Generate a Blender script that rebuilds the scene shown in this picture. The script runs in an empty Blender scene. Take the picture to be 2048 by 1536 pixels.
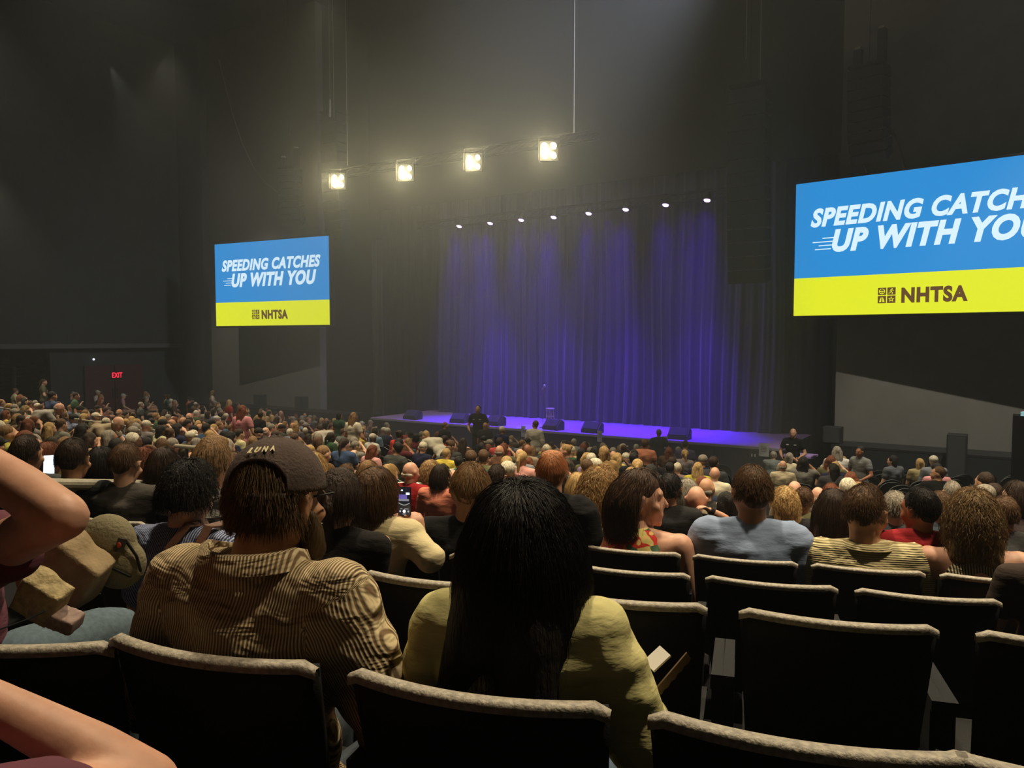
import bpy, bmesh, math, random
import numpy as np
from mathutils import Vector, Matrix, Euler, Quaternion
random.seed(7); rng = np.random.default_rng(7)
R = math.radians
S = bpy.context.scene
COL = S.collection
CZ = 4.5                       # eye height of the camera above the flat floor in front of the stage
YAW, PITCH, F = R(33.5), R(-3.27), 1540.0

# ------------------------------------------------------------------ camera, world, lights, exposure
cd = bpy.data.cameras.new('camera'); cam = bpy.data.objects.new('camera', cd); COL.objects.link(cam)
cam.location = (0, 0, CZ); cam.rotation_euler = (R(90) + PITCH, 0, YAW)
cd.sensor_width = 36; cd.lens = 36 * F / 2048; cd.clip_start = .05; cd.clip_end = 200
S.camera = cam
w = bpy.data.worlds.new('world'); S.world = w; w.use_nodes = True
w.node_tree.nodes['Background'].inputs[0].default_value = (.5, .55, .6, 1)
w.node_tree.nodes['Background'].inputs[1].default_value = .0
S.view_settings.view_transform = 'Standard'; S.view_settings.look = 'None'
S.view_settings.exposure = 0; S.view_settings.gamma = 1; S.view_settings.use_curve_mapping = False
S.cycles.max_bounces = 5; S.cycles.diffuse_bounces = 3; S.cycles.glossy_bounces = 2
S.cycles.transmission_bounces = 2; S.cycles.volume_bounces = 0; S.cycles.transparent_max_bounces = 4
S.cycles.use_denoising = True; S.cycles.use_adaptive_sampling = True; S.cycles.adaptive_threshold = .045; S.cycles.sample_clamp_indirect = 3; S.cycles.sample_clamp_direct = 0
S.cycles.caustics_reflective = False; S.cycles.caustics_refractive = False

RC = Euler(cam.rotation_euler).to_matrix()
FWD = Vector((-math.sin(YAW), math.cos(YAW), 0))
def W(px, py, d):
    'world point seen at pixel px,py at horizontal forward distance d'
    v = RC @ Vector(((px - 1024) / F, -(py - 768) / F, -1))
    return Vector((0, 0, CZ)) + v * (d / v.dot(FWD))
def WY(px, py, Y):
    v = RC @ Vector(((px - 1024) / F, -(py - 768) / F, -1))
    return Vector((0, 0, CZ)) + v * (Y / v.y)
def PX(p):
    q = RC.transposed() @ (Vector(p) - Vector((0, 0, CZ)))
    if q.z >= -.01: return (-9999, -9999, -1)
    return (1024 + F * q.x / -q.z, 768 - F * q.y / -q.z, (Vector(p) - Vector((0, 0, CZ))).dot(FWD))

def lamp(name, kind, loc, energy, color, target=None, **k):
    l = bpy.data.lights.new(name, kind); o = bpy.data.objects.new(name, l); COL.objects.link(o)
    o.location = loc; l.energy = energy; l.color = color
    for a, b in k.items(): setattr(l, a, b)
    if target is not None:
        o.rotation_euler = (Vector(target) - Vector(loc)).to_track_quat('-Z', 'Y').to_euler()
    return o
WARM = (1.0, .83, .57)
# house lights over the seating (ceiling downlights, out of frame)
for i, (x, y, e, zt) in enumerate([(2.5, 5.5, 1.1, 14), (-4, 5.5, 1.1, 14), (-9, 7, .8, 14), (-2.5, 10, .8, 14), (-9, 13, .7, 14), (-2, 15, .55, 14), (-16, 9, .8, 14), (-16, 15, .55, 14), (-23, 9, .8, 14), (-24, 15.5, .5, 14), (-28.5, 12, .6, 10), (5, 9, .6, 14), (3, -5, 1.25, 12), (-5, -5.5, 1.25, 12), (-12, -3, .8, 13)]):
    lamp('house_light', 'SPOT', (x, y, zt), 3900 * e, WARM, (x * .97, y - .4, 2), spot_size=R(84), spot_blend=.8, shadow_soft_size=.35)
STAGE_Y = 24.7
YELLOW = [WY(x, y, 22.7) for x, y in ((676, 362), (811, 345), (947, 324), (1098, 301))]
for p in YELLOW:
    lamp('blinder_light', 'SPOT', p + Vector((0, -.25, 0)), 380, (1, .88, .54), (-8, 6, 3.0), spot_size=R(110), spot_blend=1, shadow_soft_size=.2)
    lamp('blinder_glow', 'POINT', p + Vector((0, -.3, 0)), 170, (1, .86, .45), shadow_soft_size=.15)
PURPLE = [WY(x, y, 26.4) for x, y in ((918, 453), (980, 447), (1042, 440.5), (1107, 435), (1177, 427.5), (1251, 419.5), (1331, 410.5), (1414, 401))]
for p in PURPLE:
    lamp('wash_light', 'SPOT', p + Vector((0, -.12, -.2)), 3900, (.085, .0, 1), (p.x, p.y - .5, 1.1), spot_size=R(37), spot_blend=1, shadow_soft_size=.35)
for p in PURPLE[::2]:
    lamp('curtain_fill', 'SPOT', p + Vector((.75, -.12, -.2)), 4600, (.10, .01, 1), (p.x + .75, p.y + 2.0, 1.1), spot_size=R(33), spot_blend=1, shadow_soft_size=.4)  # added spots without fixtures, throw violet on the lower curtain
# cool spill from the two big screens is their own emission; added unseen white spots brighten the haze over the stage
lamp('haze_fill', 'SPOT', (-13.5, 16, 19.2), 1500, (.84, .87, 1.0), (-13.5, 27, 5.5), spot_size=R(56), spot_blend=1, shadow_soft_size=.6)
lamp('haze_cross_fill', 'SPOT', (-5.5, 20.5, 17.5), 7500, (.78, .82, 1.0), (-22, 23.5, 6.5), spot_size=R(62), spot_blend=1, shadow_soft_size=.5)
lamp('wall_light', 'SPOT', (1.0, 16.9, 16), 5600, (1.0, .92, .76), (1.5, 21.5, 0), spot_size=R(64), spot_blend=.4, shadow_soft_size=.06)
lamp('wall_light', 'SPOT', (-31, 17.5, 15.5), 1500, (1.0, .92, .74), (-31, 25, 2), spot_size=R(52), spot_blend=.6, shadow_soft_size=.06)

# ------------------------------------------------------------------ materials
def srgb(r, g, b):
    f = lambda c: (c / 255 / 12.92) if c / 255 <= .04045 else ((c / 255 + .055) / 1.055) ** 2.4
    return (f(r), f(g), f(b), 1)
MATS = {}
def mat(name, color=(.5, .5, .5, 1), rough=.6, metal=0, emit=None, es=1, bump=0, bscale=60, var=0, vscale=8, spec=.5, objcol=False, sheen=0, vstretch=(1, 1, 1), attr=None):
    if name in MATS: return MATS[name]
    m = bpy.data.materials.new(name); m.use_nodes = True; nt = m.node_tree; N = nt.nodes; L = nt.links
    b = N['Principled BSDF']
    b.inputs['Base Color'].default_value = color if len(color) == 4 else (*color, 1)
    b.inputs['Roughness'].default_value = rough; b.inputs['Metallic'].default_value = metal
    b.inputs['Specular IOR Level'].default_value = spec
    if sheen: b.inputs['Sheen Weight'].default_value = sheen
    src = None
    if objcol:
        src = N.new('ShaderNodeObjectInfo').outputs['Color']
    if attr:
        a = N.new('ShaderNodeAttribute'); a.attribute_name = attr; src = a.outputs['Color']
    tc = N.new('ShaderNodeTexCoord'); mp = N.new('ShaderNodeMapping'); mp.inputs['Scale'].default_value = vstretch
    L.new(tc.outputs['Object'], mp.inputs[0])
    if var:
        nz = N.new('ShaderNodeTexNoise'); nz.inputs['Scale'].default_value = vscale; nz.inputs['Detail'].default_value = 5
        L.new(mp.outputs[0], nz.inputs['Vector'])
        mr = N.new('ShaderNodeMapRange'); mr.inputs['From Min'].default_value = .3; mr.inputs['From Max'].default_value = .7
        mr.inputs['To Min'].default_value = 1 - var; mr.inputs['To Max'].default_value = 1 + var
        L.new(nz.outputs[0], mr.inputs[0])
        mx = N.new('ShaderNodeVectorMath'); mx.operation = 'SCALE'
        if src: L.new(src, mx.inputs[0])
        else: mx.inputs[0].default_value = color[:3]
        L.new(mr.outputs[0], mx.inputs['Scale']); src = mx.outputs[0]
    if src: L.new(src, b.inputs['Base Color'])
    if bump:
        n2 = N.new('ShaderNodeTexNoise'); n2.inputs['Scale'].default_value = bscale; n2.inputs['Detail'].default_value = 4
        L.new(mp.outputs[0], n2.inputs['Vector'])
        bp = N.new('ShaderNodeBump'); bp.inputs['Strength'].default_value = bump; bp.inputs['Distance'].default_value = .01
        L.new(n2.outputs[0], bp.inputs['Height']); L.new(bp.outputs[0], b.inputs['Normal'])
    if emit:
        b.inputs['Emission Color'].default_value = emit; b.inputs['Emission Strength'].default_value = es
    MATS[name] = m
    return m
SKIN = mat('skin', rough=.5, objcol=True, var=.12, vscale=18, bump=.04, bscale=120, spec=.35)
CLOTH = mat('cloth', rough=.9, objcol=True, var=.08, vscale=12, bump=.9, bscale=9, spec=.2, vstretch=(1, 1, 2.6))
HAIR = mat('hair_shell', rough=.6, objcol=True, var=.45, vscale=60, bump=1.0, bscale=120, vstretch=(1, 1, .22), spec=.25)
def strand_mat():
    m = bpy.data.materials.new('hair_strand'); m.use_nodes = True; N = m.node_tree.nodes; L = m.node_tree.links
    b = N['Principled BSDF']; b.inputs['Roughness'].default_value = .45; b.inputs['Specular IOR Level'].default_value = .3
    oi = N.new('ShaderNodeObjectInfo'); hi = N.new('ShaderNodeHairInfo'); mr = N.new('ShaderNodeMapRange'); mr.inputs['To Min'].default_value = .45; mr.inputs['To Max'].default_value = 1.75
    L.new(hi.outputs['Random'], mr.inputs[0]); mx = N.new('ShaderNodeVectorMath'); mx.operation = 'SCALE'; L.new(oi.outputs['Color'], mx.inputs[0]); L.new(mr.outputs[0], mx.inputs['Scale']); L.new(mx.outputs[0], b.inputs['Base Color'])
    return m
STRAND = strand_mat()
DENIM = mat('denim', rough=.95, objcol=True, var=.15, vscale=90, bump=.4, bscale=25, spec=.1)
BLACKP = mat('black_plastic', (.008, .008, .008, 1), rough=.6, bump=.15, bscale=200, spec=.25)
TRIM = mat('lit_chair_edge', (.36, .32, .25, 1), rough=.55, var=.35, vscale=90, bump=.3, bscale=160)  # pale tone stands in for overhead light catching the chair tops
BLACKM = mat('black_metal', (.015, .015, .015, 1), rough=.5, metal=.3)
DARKM = mat('dark_steel', (.06, .06, .065, 1), rough=.4, metal=.7)
STEEL = mat('brushed_steel', (.55, .52, .46, 1), rough=.42, metal=.8, var=.15, vscale=20)
RAILM = mat('painted_rail', (.34, .31, .23, 1), rough=.5, var=.15, vscale=30, bump=.1)
CHROME = mat('chrome', (.8, .8, .82, 1), rough=.2, metal=1)
PAPER = mat('paper', (.75, .72, .66, 1), rough=.8)
CARPET = mat('dark_carpet', (.012, .012, .013, 1), rough=1, bump=.5, bscale=300, spec=.1)
WALLM = mat('grey_wall_paint', (.20, .195, .18, 1), rough=.9, var=.05, vscale=2, bump=.05)
DWALL = mat('dark_wall_paint', (.045, .045, .045, 1), rough=.9, var=.08, vscale=1.5)
BLK = mat('stage_black', (.006, .006, .007, 1), rough=1, spec=.1)
def stripes(name, a, b, period, axis=0, duty=.5, rot=0, bump=.5):
    m = bpy.data.materials.new(name); m.use_nodes = True; N = m.node_tree.nodes; L = m.node_tree.links
    p = N['Principled BSDF']; p.inputs['Roughness'].default_value = .9; p.inputs['Specular IOR Level'].default_value = .15
    at = N.new('ShaderNodeAttribute'); at.attribute_name = 'cloth_uv'
    sp = N.new('ShaderNodeSeparateXYZ'); L.new(at.outputs['Vector'], sp.inputs[0])
    m1 = N.new('ShaderNodeMath'); m1.operation = 'MULTIPLY'; m1.inputs[1].default_value = 2 * math.pi / period
    L.new(sp.outputs[axis], m1.inputs[0])
    s = N.new('ShaderNodeMath'); s.operation = 'SINE'; L.new(m1.outputs[0], s.inputs[0])
    mr = N.new('ShaderNodeMapRange'); mr.inputs['From Min'].default_value = -.5; mr.inputs['From Max'].default_value = .5
    L.new(s.outputs[0], mr.inputs[0])
    mx = N.new('ShaderNodeMix'); mx.data_type = 'RGBA'; mx.inputs['A'].default_value = a; mx.inputs['B'].default_value = b
    L.new(mr.outputs[0], mx.inputs['Factor']); L.new(mx.outputs['Result'], p.inputs['Base Color'])
    nz = N.new('ShaderNodeTexNoise'); nz.inputs['Scale'].default_value = 7; nz.inputs['Detail'].default_value = 3; nz.inputs['Distortion'].default_value = .6
    tc = N.new('ShaderNodeTexCoord'); mp = N.new('ShaderNodeMapping'); mp.inputs['Scale'].default_value = (1, 1, 2.8); mp.inputs['Rotation'].default_value = (0, .3, 0)
    L.new(tc.outputs['Object'], mp.inputs[0]); L.new(mp.outputs[0], nz.inputs['Vector'])
    b1 = N.new('ShaderNodeBump'); b1.inputs['Distance'].default_value = .05; b1.inputs['Strength'].default_value = .9; L.new(nz.outputs[0], b1.inputs['Height'])
    b2 = N.new('ShaderNodeBump'); b2.inputs['Distance'].default_value = .002; b2.inputs['Strength'].default_value = bump; L.new(s.outputs[0], b2.inputs['Height'])
    L.new(b1.outputs[0], b2.inputs['Normal']); L.new(b2.outputs[0], p.inputs['Normal'])
    return m
CORD = stripes('corduroy', srgb(120, 98, 74), srgb(208, 190, 150), .0062)
BLUESTR = stripes('blue_stripe_cotton', srgb(70, 78, 110), srgb(170, 180, 210), .009)
RIBCREAM = stripes('cream_rib', srgb(150, 138, 98), srgb(205, 192, 150), .008, axis=2)
PLAID = stripes('grey_plaid', srgb(62, 62, 62), srgb(170, 168, 158), .075, axis=2)
KNIT = stripes('open_knit', srgb(60, 50, 36), srgb(196, 184, 150), .011, axis=0, bump=.8)
def floral():
    m = bpy.data.materials.new('floral_print'); m.use_nodes = True; N = m.node_tree.nodes; L = m.node_tree.links
    p = N['Principled BSDF']; p.inputs['Roughness'].default_value = .85
    tc = N.new('ShaderNodeTexCoord'); nz = N.new('ShaderNodeTexNoise'); nz.inputs['Scale'].default_value = 14
    v = N.new('ShaderNodeTexVoronoi'); v.inputs['Scale'].default_value = 22
    ad = N.new('ShaderNodeMix'); ad.data_type = 'VECTOR'; ad.inputs['Factor'].default_value = .06
    L.new(tc.outputs['Object'], nz.inputs['Vector']); L.new(tc.outputs['Object'], ad.inputs['A']); L.new(nz.outputs['Color'], ad.inputs['B'])
    L.new(ad.outputs['Result'], v.inputs['Vector'])
    sp = N.new('ShaderNodeSeparateColor'); L.new(v.outputs['Color'], sp.inputs[0])
    cr = N.new('ShaderNodeValToRGB'); cr.color_ramp.interpolation = 'CONSTANT'; e = cr.color_ramp.elements
    e[0].color = srgb(205, 50, 30); e[0].position = 0
    e[1].color = srgb(230, 110, 50); e[1].position = .3
    for pos, c in ((.45, srgb(220, 200, 120)), (.58, srgb(60, 110, 140)), (.7, srgb(180, 30, 40)), (.85, srgb(60, 90, 60))):
        q = e.new(pos); q.color = c
    L.new(sp.outputs[0], cr.inputs[0])
    c2 = N.new('ShaderNodeValToRGB'); c2.color_ramp.elements[0].position = .18; c2.color_ramp.elements[0].color = srgb(240, 200, 120)
    c2.color_ramp.elements[1].position = .22; c2.color_ramp.elements[1].color = (0, 0, 0, 1); c2.color_ramp.interpolation = 'CONSTANT'
    L.new(v.outputs['Distance'], c2.inputs[0])
    mx = N.new('ShaderNodeMix'); mx.data_type = 'RGBA'; mx.blend_type = 'LIGHTEN'; mx.inputs['Factor'].default_value = 1
    L.new(cr.outputs[0], mx.inputs['A']); L.new(c2.outputs[0], mx.inputs['B']); L.new(mx.outputs['Result'], p.inputs['Base Color'])
    return m
FLORAL = floral()

# ------------------------------------------------------------------ mesh helpers
class MB:
    def __init__(s): s.v = []; s.f = []; s.n = 0
    def add(s, v, f):
        s.v.append(np.asarray(v, float).reshape(-1, 3)); s.f += [tuple(i + s.n for i in q) for q in f]; s.n += len(s.v[-1]); return s
    def box(s, c, d, rot=None, taper=1):
        x, y, z = [k / 2 for k in d]; t = taper
        v = np.array([(-x, -y, -z), (x, -y, -z), (x, y, -z), (-x, y, -z), (-x * t, -y * t, z), (x * t, -y * t, z), (x * t, y * t, z), (-x * t, y * t, z)])
        if rot is not None: v = v @ np.array(Euler(rot).to_matrix()).T
        return s.add(v + np.array(c), [(3, 2, 1, 0), (4, 5, 6, 7), (0, 1, 5, 4), (1, 2, 6, 5), (2, 3, 7, 6), (3, 0, 4, 7)])
    def cone(s, a, b, ra, rb=None, n=12, caps=3):
        rb = ra if rb is None else rb
        a = np.array(a, float); b = np.array(b, float); ax = b - a; L = np.linalg.norm(ax) or 1e-6; ax /= L
        t = np.array((1, 0, 0)) if abs(ax[0]) < .8 else np.array((0, 1, 0)); u = np.cross(ax, t); u /= np.linalg.norm(u); w_ = np.cross(ax, u)
        rings = []
        if caps:
            for i in range(caps): q = math.pi / 2 * (i + .25) / (caps + .25); rings.append((a - ax * ra * math.cos(q), ra * math.sin(q)))
        rings += [(a, ra), (b, rb)]
        if caps:
            for i in range(caps): q = math.pi / 2 * (i + 1) / (caps + .25); rings.append((b + ax * rb * math.sin(q), rb * math.cos(q)))
        an = np.linspace(0, 2 * math.pi, n, endpoint=False)
        circ = np.outer(np.cos(an), u) + np.outer(np.sin(an), w_)
        v = np.concatenate([c + circ * r for c, r in rings]); m = len(rings)
        f = [(k * n + i, k * n + (i + 1) % n, (k + 1) * n + (i + 1) % n, (k + 1) * n + i) for k in range(m - 1) for i in range(n)]
        f += [tuple(range(n))[::-1], tuple((m - 1) * n + i for i in range(n))]
        return s.add(v, f)
    def ell(s, c, r, rot=(0, 0, 0), n=20, m=12, M=None):
        th = np.linspace(0, math.pi, m + 1)[1:-1]; ph = np.linspace(0, 2 * math.pi, n, endpoint=False)
        v = [(math.sin(t) * math.cos(p), math.sin(t) * math.sin(p), math.cos(t)) for t in th for p in ph] + [(0, 0, 1), (0, 0, -1)]
        v = np.array(v) * np.array(r) @ np.array(Euler(rot).to_matrix()).T + np.array(c)
        k = m - 1
        f = [(a * n + i, (a + 1) * n + i, (a + 1) * n + (i + 1) % n, a * n + (i + 1) % n) for a in range(k - 1) for i in range(n)]
        f += [(k * n, i, (i + 1) % n) for i in range(n)] + [(k * n + 1, (k - 1) * n + (i + 1) % n, (k - 1) * n + i) for i in range(n)]
        return s.add(v, f)
    def grid(s, fn, nu, nv, wrap=False):
        v = [fn(i / nu, j / nv) for j in range(nv + 1) for i in range(nu + (0 if wrap else 1))]
        k = nu if wrap else nu + 1
        f = [(j * k + i, j * k + (i + 1) % k, (j + 1) * k + (i + 1) % k, (j + 1) * k + i) for j in range(nv) for i in range(nu)]
        return s.add(v, f)
    def lathe(s, prof, c=(0, 0, 0), n=20):
        v = [(c[0] + r * math.cos(2 * math.pi * i / n), c[1] + r * math.sin(2 * math.pi * i / n), c[2] + z) for r, z in prof for i in range(n)]
        f = [(k * n + i, k * n + (i + 1) % n, (k + 1) * n + (i + 1) % n, (k + 1) * n + i) for k in range(len(prof) - 1) for i in range(n)]
        return s.add(v, f)
    def tube(s, pts, r, n=8):
        for a, b in zip(pts[:-1], pts[1:]): s.cone(a, b, r, r, n, 1)
        return s
    def xf(s, M):
        A = np.array(M); s.v = [(v @ A[:3, :3].T + A[:3, 3]) for v in s.v]; return s
    def mesh(s, name, m=None, smooth=True):
        me = bpy.data.meshes.new(name); me.from_pydata(np.concatenate(s.v).tolist(), [], s.f)
        if m: me.materials.append(m)
        if smooth: me.polygons.foreach_set('use_smooth', [True] * len(me.polygons))
        me.update(); return me
def link(name, data, parent=None, loc=None, color=None):
    o = bpy.data.objects.new(name, data); COL.objects.link(o)
    if parent: o.parent = parent
    if loc is not None: o.location = loc
    if color is not None: o.color = color
    return o
def obj(name, mb, m, parent=None, smooth=False, loc=None, color=None):
    me = mb.mesh(name, m, smooth)
    o = link(name, me, parent, loc, color)
    if smooth == 'auto':
        me.set_sharp_from_angle(angle=R(35))
    return o
def tag(o, label, cat, group=None, kind=None):
    o['label'] = label; o['category'] = cat
    if group: o['group'] = group
    if kind: o['kind'] = kind
    return o
def thing(name, label, cat, loc=(0, 0, 0), rz=0, group=None):
    o = link(name, None, None, loc); o.rotation_euler = (0, 0, rz); o.empty_display_size = .1
    return tag(o, label, cat, group)
def struct(name, mb, m, parent=None, smooth=False):
    o = obj(name, mb, m, parent, smooth)
    if not parent: o['kind'] = 'structure'
    return o
def bevel(o, w_=.01, seg=2):
    b = o.modifiers.new('bevel', 'BEVEL'); b.width = w_; b.segments = seg; b.limit_method = 'ANGLE'
    return o
def fuse(mb, voxel, smooth=4, fac=.5, name='fused', m=None):
    me = mb.mesh(name); o = bpy.data.objects.new('tmp', me); COL.objects.link(o)
    a = o.modifiers.new('r', 'REMESH'); a.mode = 'VOXEL'; a.voxel_size = voxel; a.adaptivity = 0
    if smooth:
        b = o.modifiers.new('s', 'SMOOTH'); b.factor = fac; b.iterations = smooth
    dg = bpy.context.evaluated_depsgraph_get(); e = o.evaluated_get(dg)
    out = bpy.data.meshes.new_from_object(e); out.name = name
    bpy.data.objects.remove(o); bpy.data.meshes.remove(me)
    out.materials.clear()
    if m: out.materials.append(m)
    out.polygons.foreach_set('use_smooth', [True] * len(out.polygons))
    return out
def co(me):
    a = np.empty(len(me.vertices) * 3); me.vertices.foreach_get('co', a); return a.reshape(-1, 3)
def setco(me, a): me.vertices.foreach_set('co', np.asarray(a, np.float32).ravel()); me.update()
def nrm(me):
    a = np.empty(len(me.vertices) * 3); me.vertices.foreach_get('normal', a); return a.reshape(-1, 3)
def snoise(p, f, seed):
    g = np.random.default_rng(seed); out = 0
    for k in range(5):
        d = g.normal(size=3) * np.array(f); out = out + np.sin(p @ d + g.uniform(0, 6.28) + .8 * np.sin(p @ (g.normal(size=3) * np.array(f)) + 1))
    return out / 5
def text_mesh(s, box_, shear=0, offset=0, depth=.004, m=None, name='lettering'):
    'text fitted in box (x0,z0,x1,z1), lying in the xz plane facing -y'
    c = bpy.data.curves.new('t', 'FONT'); c.body = s; c.shear = shear; c.offset = offset; c.extrude = depth; c.space_character = 1.0 + 2.2 * offset; c.resolution_u = 4
    o = bpy.data.objects.new('t', c); COL.objects.link(o)
    dg = bpy.context.evaluated_depsgraph_get(); me = bpy.data.meshes.new_from_object(o.evaluated_get(dg)); me.name = name
    bpy.data.objects.remove(o); bpy.data.curves.remove(c)
    p = co(me); lo = p.min(0); hi = p.max(0); x0, z0, x1, z1 = box_
    q = np.stack([x0 + (p[:, 0] - lo[0]) / (hi[0] - lo[0]) * (x1 - x0), -p[:, 2] - .001, z0 + (p[:, 1] - lo[1]) / (hi[1] - lo[1]) * (z1 - z0)], 1)
    setco(me, q); me.materials.clear(); me.materials.append(m)
    return me

# ------------------------------------------------------------------ seating geometry
CC = Vector((-15, 50, 0))
ROWR = [51.03, 50.14, 49.21, 48.48]; ROWTOP = [3.91, 3.79, 3.59, 3.47]
while len(ROWR) < 25:
    ROWR.append(ROWR[-1] - (.93 if len(ROWR) > 4 else 1.1)); ROWTOP.append(max(.88, ROWTOP[-1] - (.19 if len(ROWR) < 8 else .112)))
CH = .88
def rowz(k): return ROWTOP[k] - CH
def floor_at(p):
    r = (Vector((p[0], p[1], 0)) - CC).length
    for k in range(25):
        if r > ROWR[k] - .86: return rowz(k)
    return 0
def on_row(px, r):
    v = RC @ Vector(((px - 1024) / F, 0, -1)); v.z = 0; v = v / v.dot(FWD)
    a = v.x ** 2 + v.y ** 2; b = -2 * (v.x * CC.x + v.y * CC.y); c = CC.x ** 2 + CC.y ** 2 - r * r
    d = (-b - math.sqrt(b * b - 4 * a * c)) / 2 / a
    return v * d
def theta(p): return math.atan2(p[0] - CC.x, CC.y - p[1])
def at_theta(th, r): return Vector((CC.x + r * math.sin(th), CC.y - r * math.cos(th), 0))
def face_yaw(p): return math.atan2(-(CC.x - p[0]), CC.y - p[1])   # rotation that turns +Y to the centre of the arcs
#@@STRUCTURE
# ------------------------------------------------------------------ the hall
def boxobj(name, lo, hi, m, st=True, parent=None):
    mb = MB(); mb.box([(a + b) / 2 for a, b in zip(lo, hi)], [abs(b - a) for a, b in zip(lo, hi)])
    o = obj(name, mb, m, parent)
    if st and not parent: o['kind'] = 'structure'
    return o
XL, XP0, XP1, XR, YB, YW, ZT = -35.7, -27.5, -4.75, 17.0, 33.5, 25.2, 20.0
fl = MB()                                        # stepped floor of the curved rows
NS = 72; T0, T1 = R(-62), R(62)
def ring(r0, r1, z0, z1):
    fl.grid(lambda u, v: (CC.x + (r0 + (r1 - r0) * v) * math.sin(T0 + (T1 - T0) * u), CC.y - (r0 + (r1 - r0) * v) * math.cos(T0 + (T1 - T0) * u), z0 + (z1 - z0) * v), NS, 1)
ring(ROWR[0] + 3.5, ROWR[0] + .07, 3.26, 3.26); ring(ROWR[0] + .07, ROWR[0] + .07, 3.26, rowz(0))
for k in range(25):
    r1 = ROWR[k + 1] + .07 if k < 24 else ROWR[k] - .9
    ring(ROWR[k] + .07, r1, rowz(k), rowz(k)); z2 = rowz(k + 1) if k < 24 else 0
    if abs(z2 - rowz(k)) > .001: ring(r1, r1, rowz(k), z2)
fo = obj('floor', fl, CARPET); fo['kind'] = 'structure'
boxobj('floor', (-60, -12, -.2), (XR, 34, -.002), CARPET)
boxobj('ceiling', (-60, -12, ZT), (XR, 34, ZT + .3), DWALL)
boxobj('wall_back', (-60, YB, 0), (XR, YB + .3, ZT), BLK)
boxobj('wall_rear', (-60, -12.3, 0), (XR, -12, ZT), DWALL)
boxobj('wall_right', (XR, -12, 0), (XR + .3, 34, ZT), DWALL)
boxobj('wall_front_left', (XL, YW, 0), (XP0, YW + .4, ZT), WALLM)
boxobj('wall_front_right', (XP1, YW, 0), (XR, YW + .4, ZT), WALLM)
boxobj('wall_stage_left', (XP0 - .4, YW + .4, 0), (XP0, YB, ZT), BLK)
boxobj('wall_stage_right', (XP1, YW + .4, 0), (XP1 + .4, YB, ZT), BLK)
# left side wall: two big panels set at different depths, soffit, lower wall with a door
wl = MB(); wl.box((-38.0, 18.6, 12.1), (.5, 15.8, 15.8)); struct('wall_left', wl, DWALL)
boxobj('wall_left_upper', (-44.4, -12, 5.2), (-38.6, 12.4, ZT), DWALL)
boxobj('wall_left_lower', (-38.5, 18.2, 0), (-38.1, 26, 4.3), DWALL)
boxobj('wall_left_recess', (-46.5, -12, 0), (-46, 18.2, 6), BLK)
boxobj('trim_1', (-38.9, 10.6, 4.1), (-37.6, 26, 4.32), mat('soffit_trim', (.11, .105, .1, 1), rough=.8))
boxobj('wall_left_return', (XL - 3, YW - .4, 0), (XL, YW + .4, ZT), DWALL)
for i, (px, y0, y1, d) in enumerate(((28, 735, 800, 37), (118, 735, 812, 37))):
    p = W(px, y0, d); q = W(px, y1, d); m_ = MB(); m_.cone((p.x, p.y, p.z), (q.x, q.y, q.z - 1), .08, .08, 10, 0); struct('trim_%d' % (i + 2), m_, DARKM)
co_ = MB(); p = WY(2041, 830, 19); COLX = p.x; co_.box((p.x + .12, 19, (p.z + 0) / 2), (.5, .5, p.z)); struct('column_right', co_, BLK)
bl = MB(); bl.lathe([(0, 0), (.05, 0), (.05, .08), (0, .09)], (p.x + .05, 18.8, p.z)); tag(obj('pilot_lamp', bl, mat('pilot', (.3, .5, .55, 1), emit=(.4, .8, .9, 1), es=.35)), 'tiny pale lamp on top of the black column at the right edge', 'lamp')
# exit door and sign on the left side wall
p = WY(275, 752, 21.3)
dp = thing('door_1', 'red-lit double door below the glowing exit sign', 'door', (-38.05, 21.2, .75)); dp['kind'] = 'structure'; del dp['category']; del dp['label']
DOOR_LIT = mat('door_red_lit', (.075, .012, .012, 1), rough=.6)  # red light falling on the door is put into its colour
for s in (-1, 1):
    dd = MB(); dd.box((0.04, s * .75, 1.25), (.08, 1.46, 2.5)); q = obj('door_leaf', dd, DOOR_LIT, dp)
    hh = MB(); hh.box((.12, s * .12, 1.1), (.05, .05, .5)); obj('handle', hh, DARKM, q)
es = thing('exit_sign', 'small glowing red exit sign above the door on the left wall', 'sign', (-37.98, 21.3, p.z))
ex = MB(); ex.box((.03, 0, 0), (.08, .62, .36)); obj('sign_box', ex, BLACKM, es)
tm = text_mesh('EXIT', (-.26, -.13, .26, .13), offset=.02, m=mat('exit_red', (.8, .02, .05, 1), emit=(1, .02, .06, 1), es=1.3))
lt = link('lettering', tm, es, (.08, 0, 0)); lt.rotation_euler = (0, 0, R(90))
ps = MB(); ps.ell((0, 0, 0), (.05, .05, .05), n=10, m=6); q = obj('wall_lamp', ps, mat('tiny_white', emit=(.8, .9, 1, 1), es=2.0), loc=WY(226, 720, 20)); q.location.x = -38.0; q.location.y = 20.2
tag(q, 'pinpoint white light on the left wall above the exit door', 'lamp')

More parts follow.
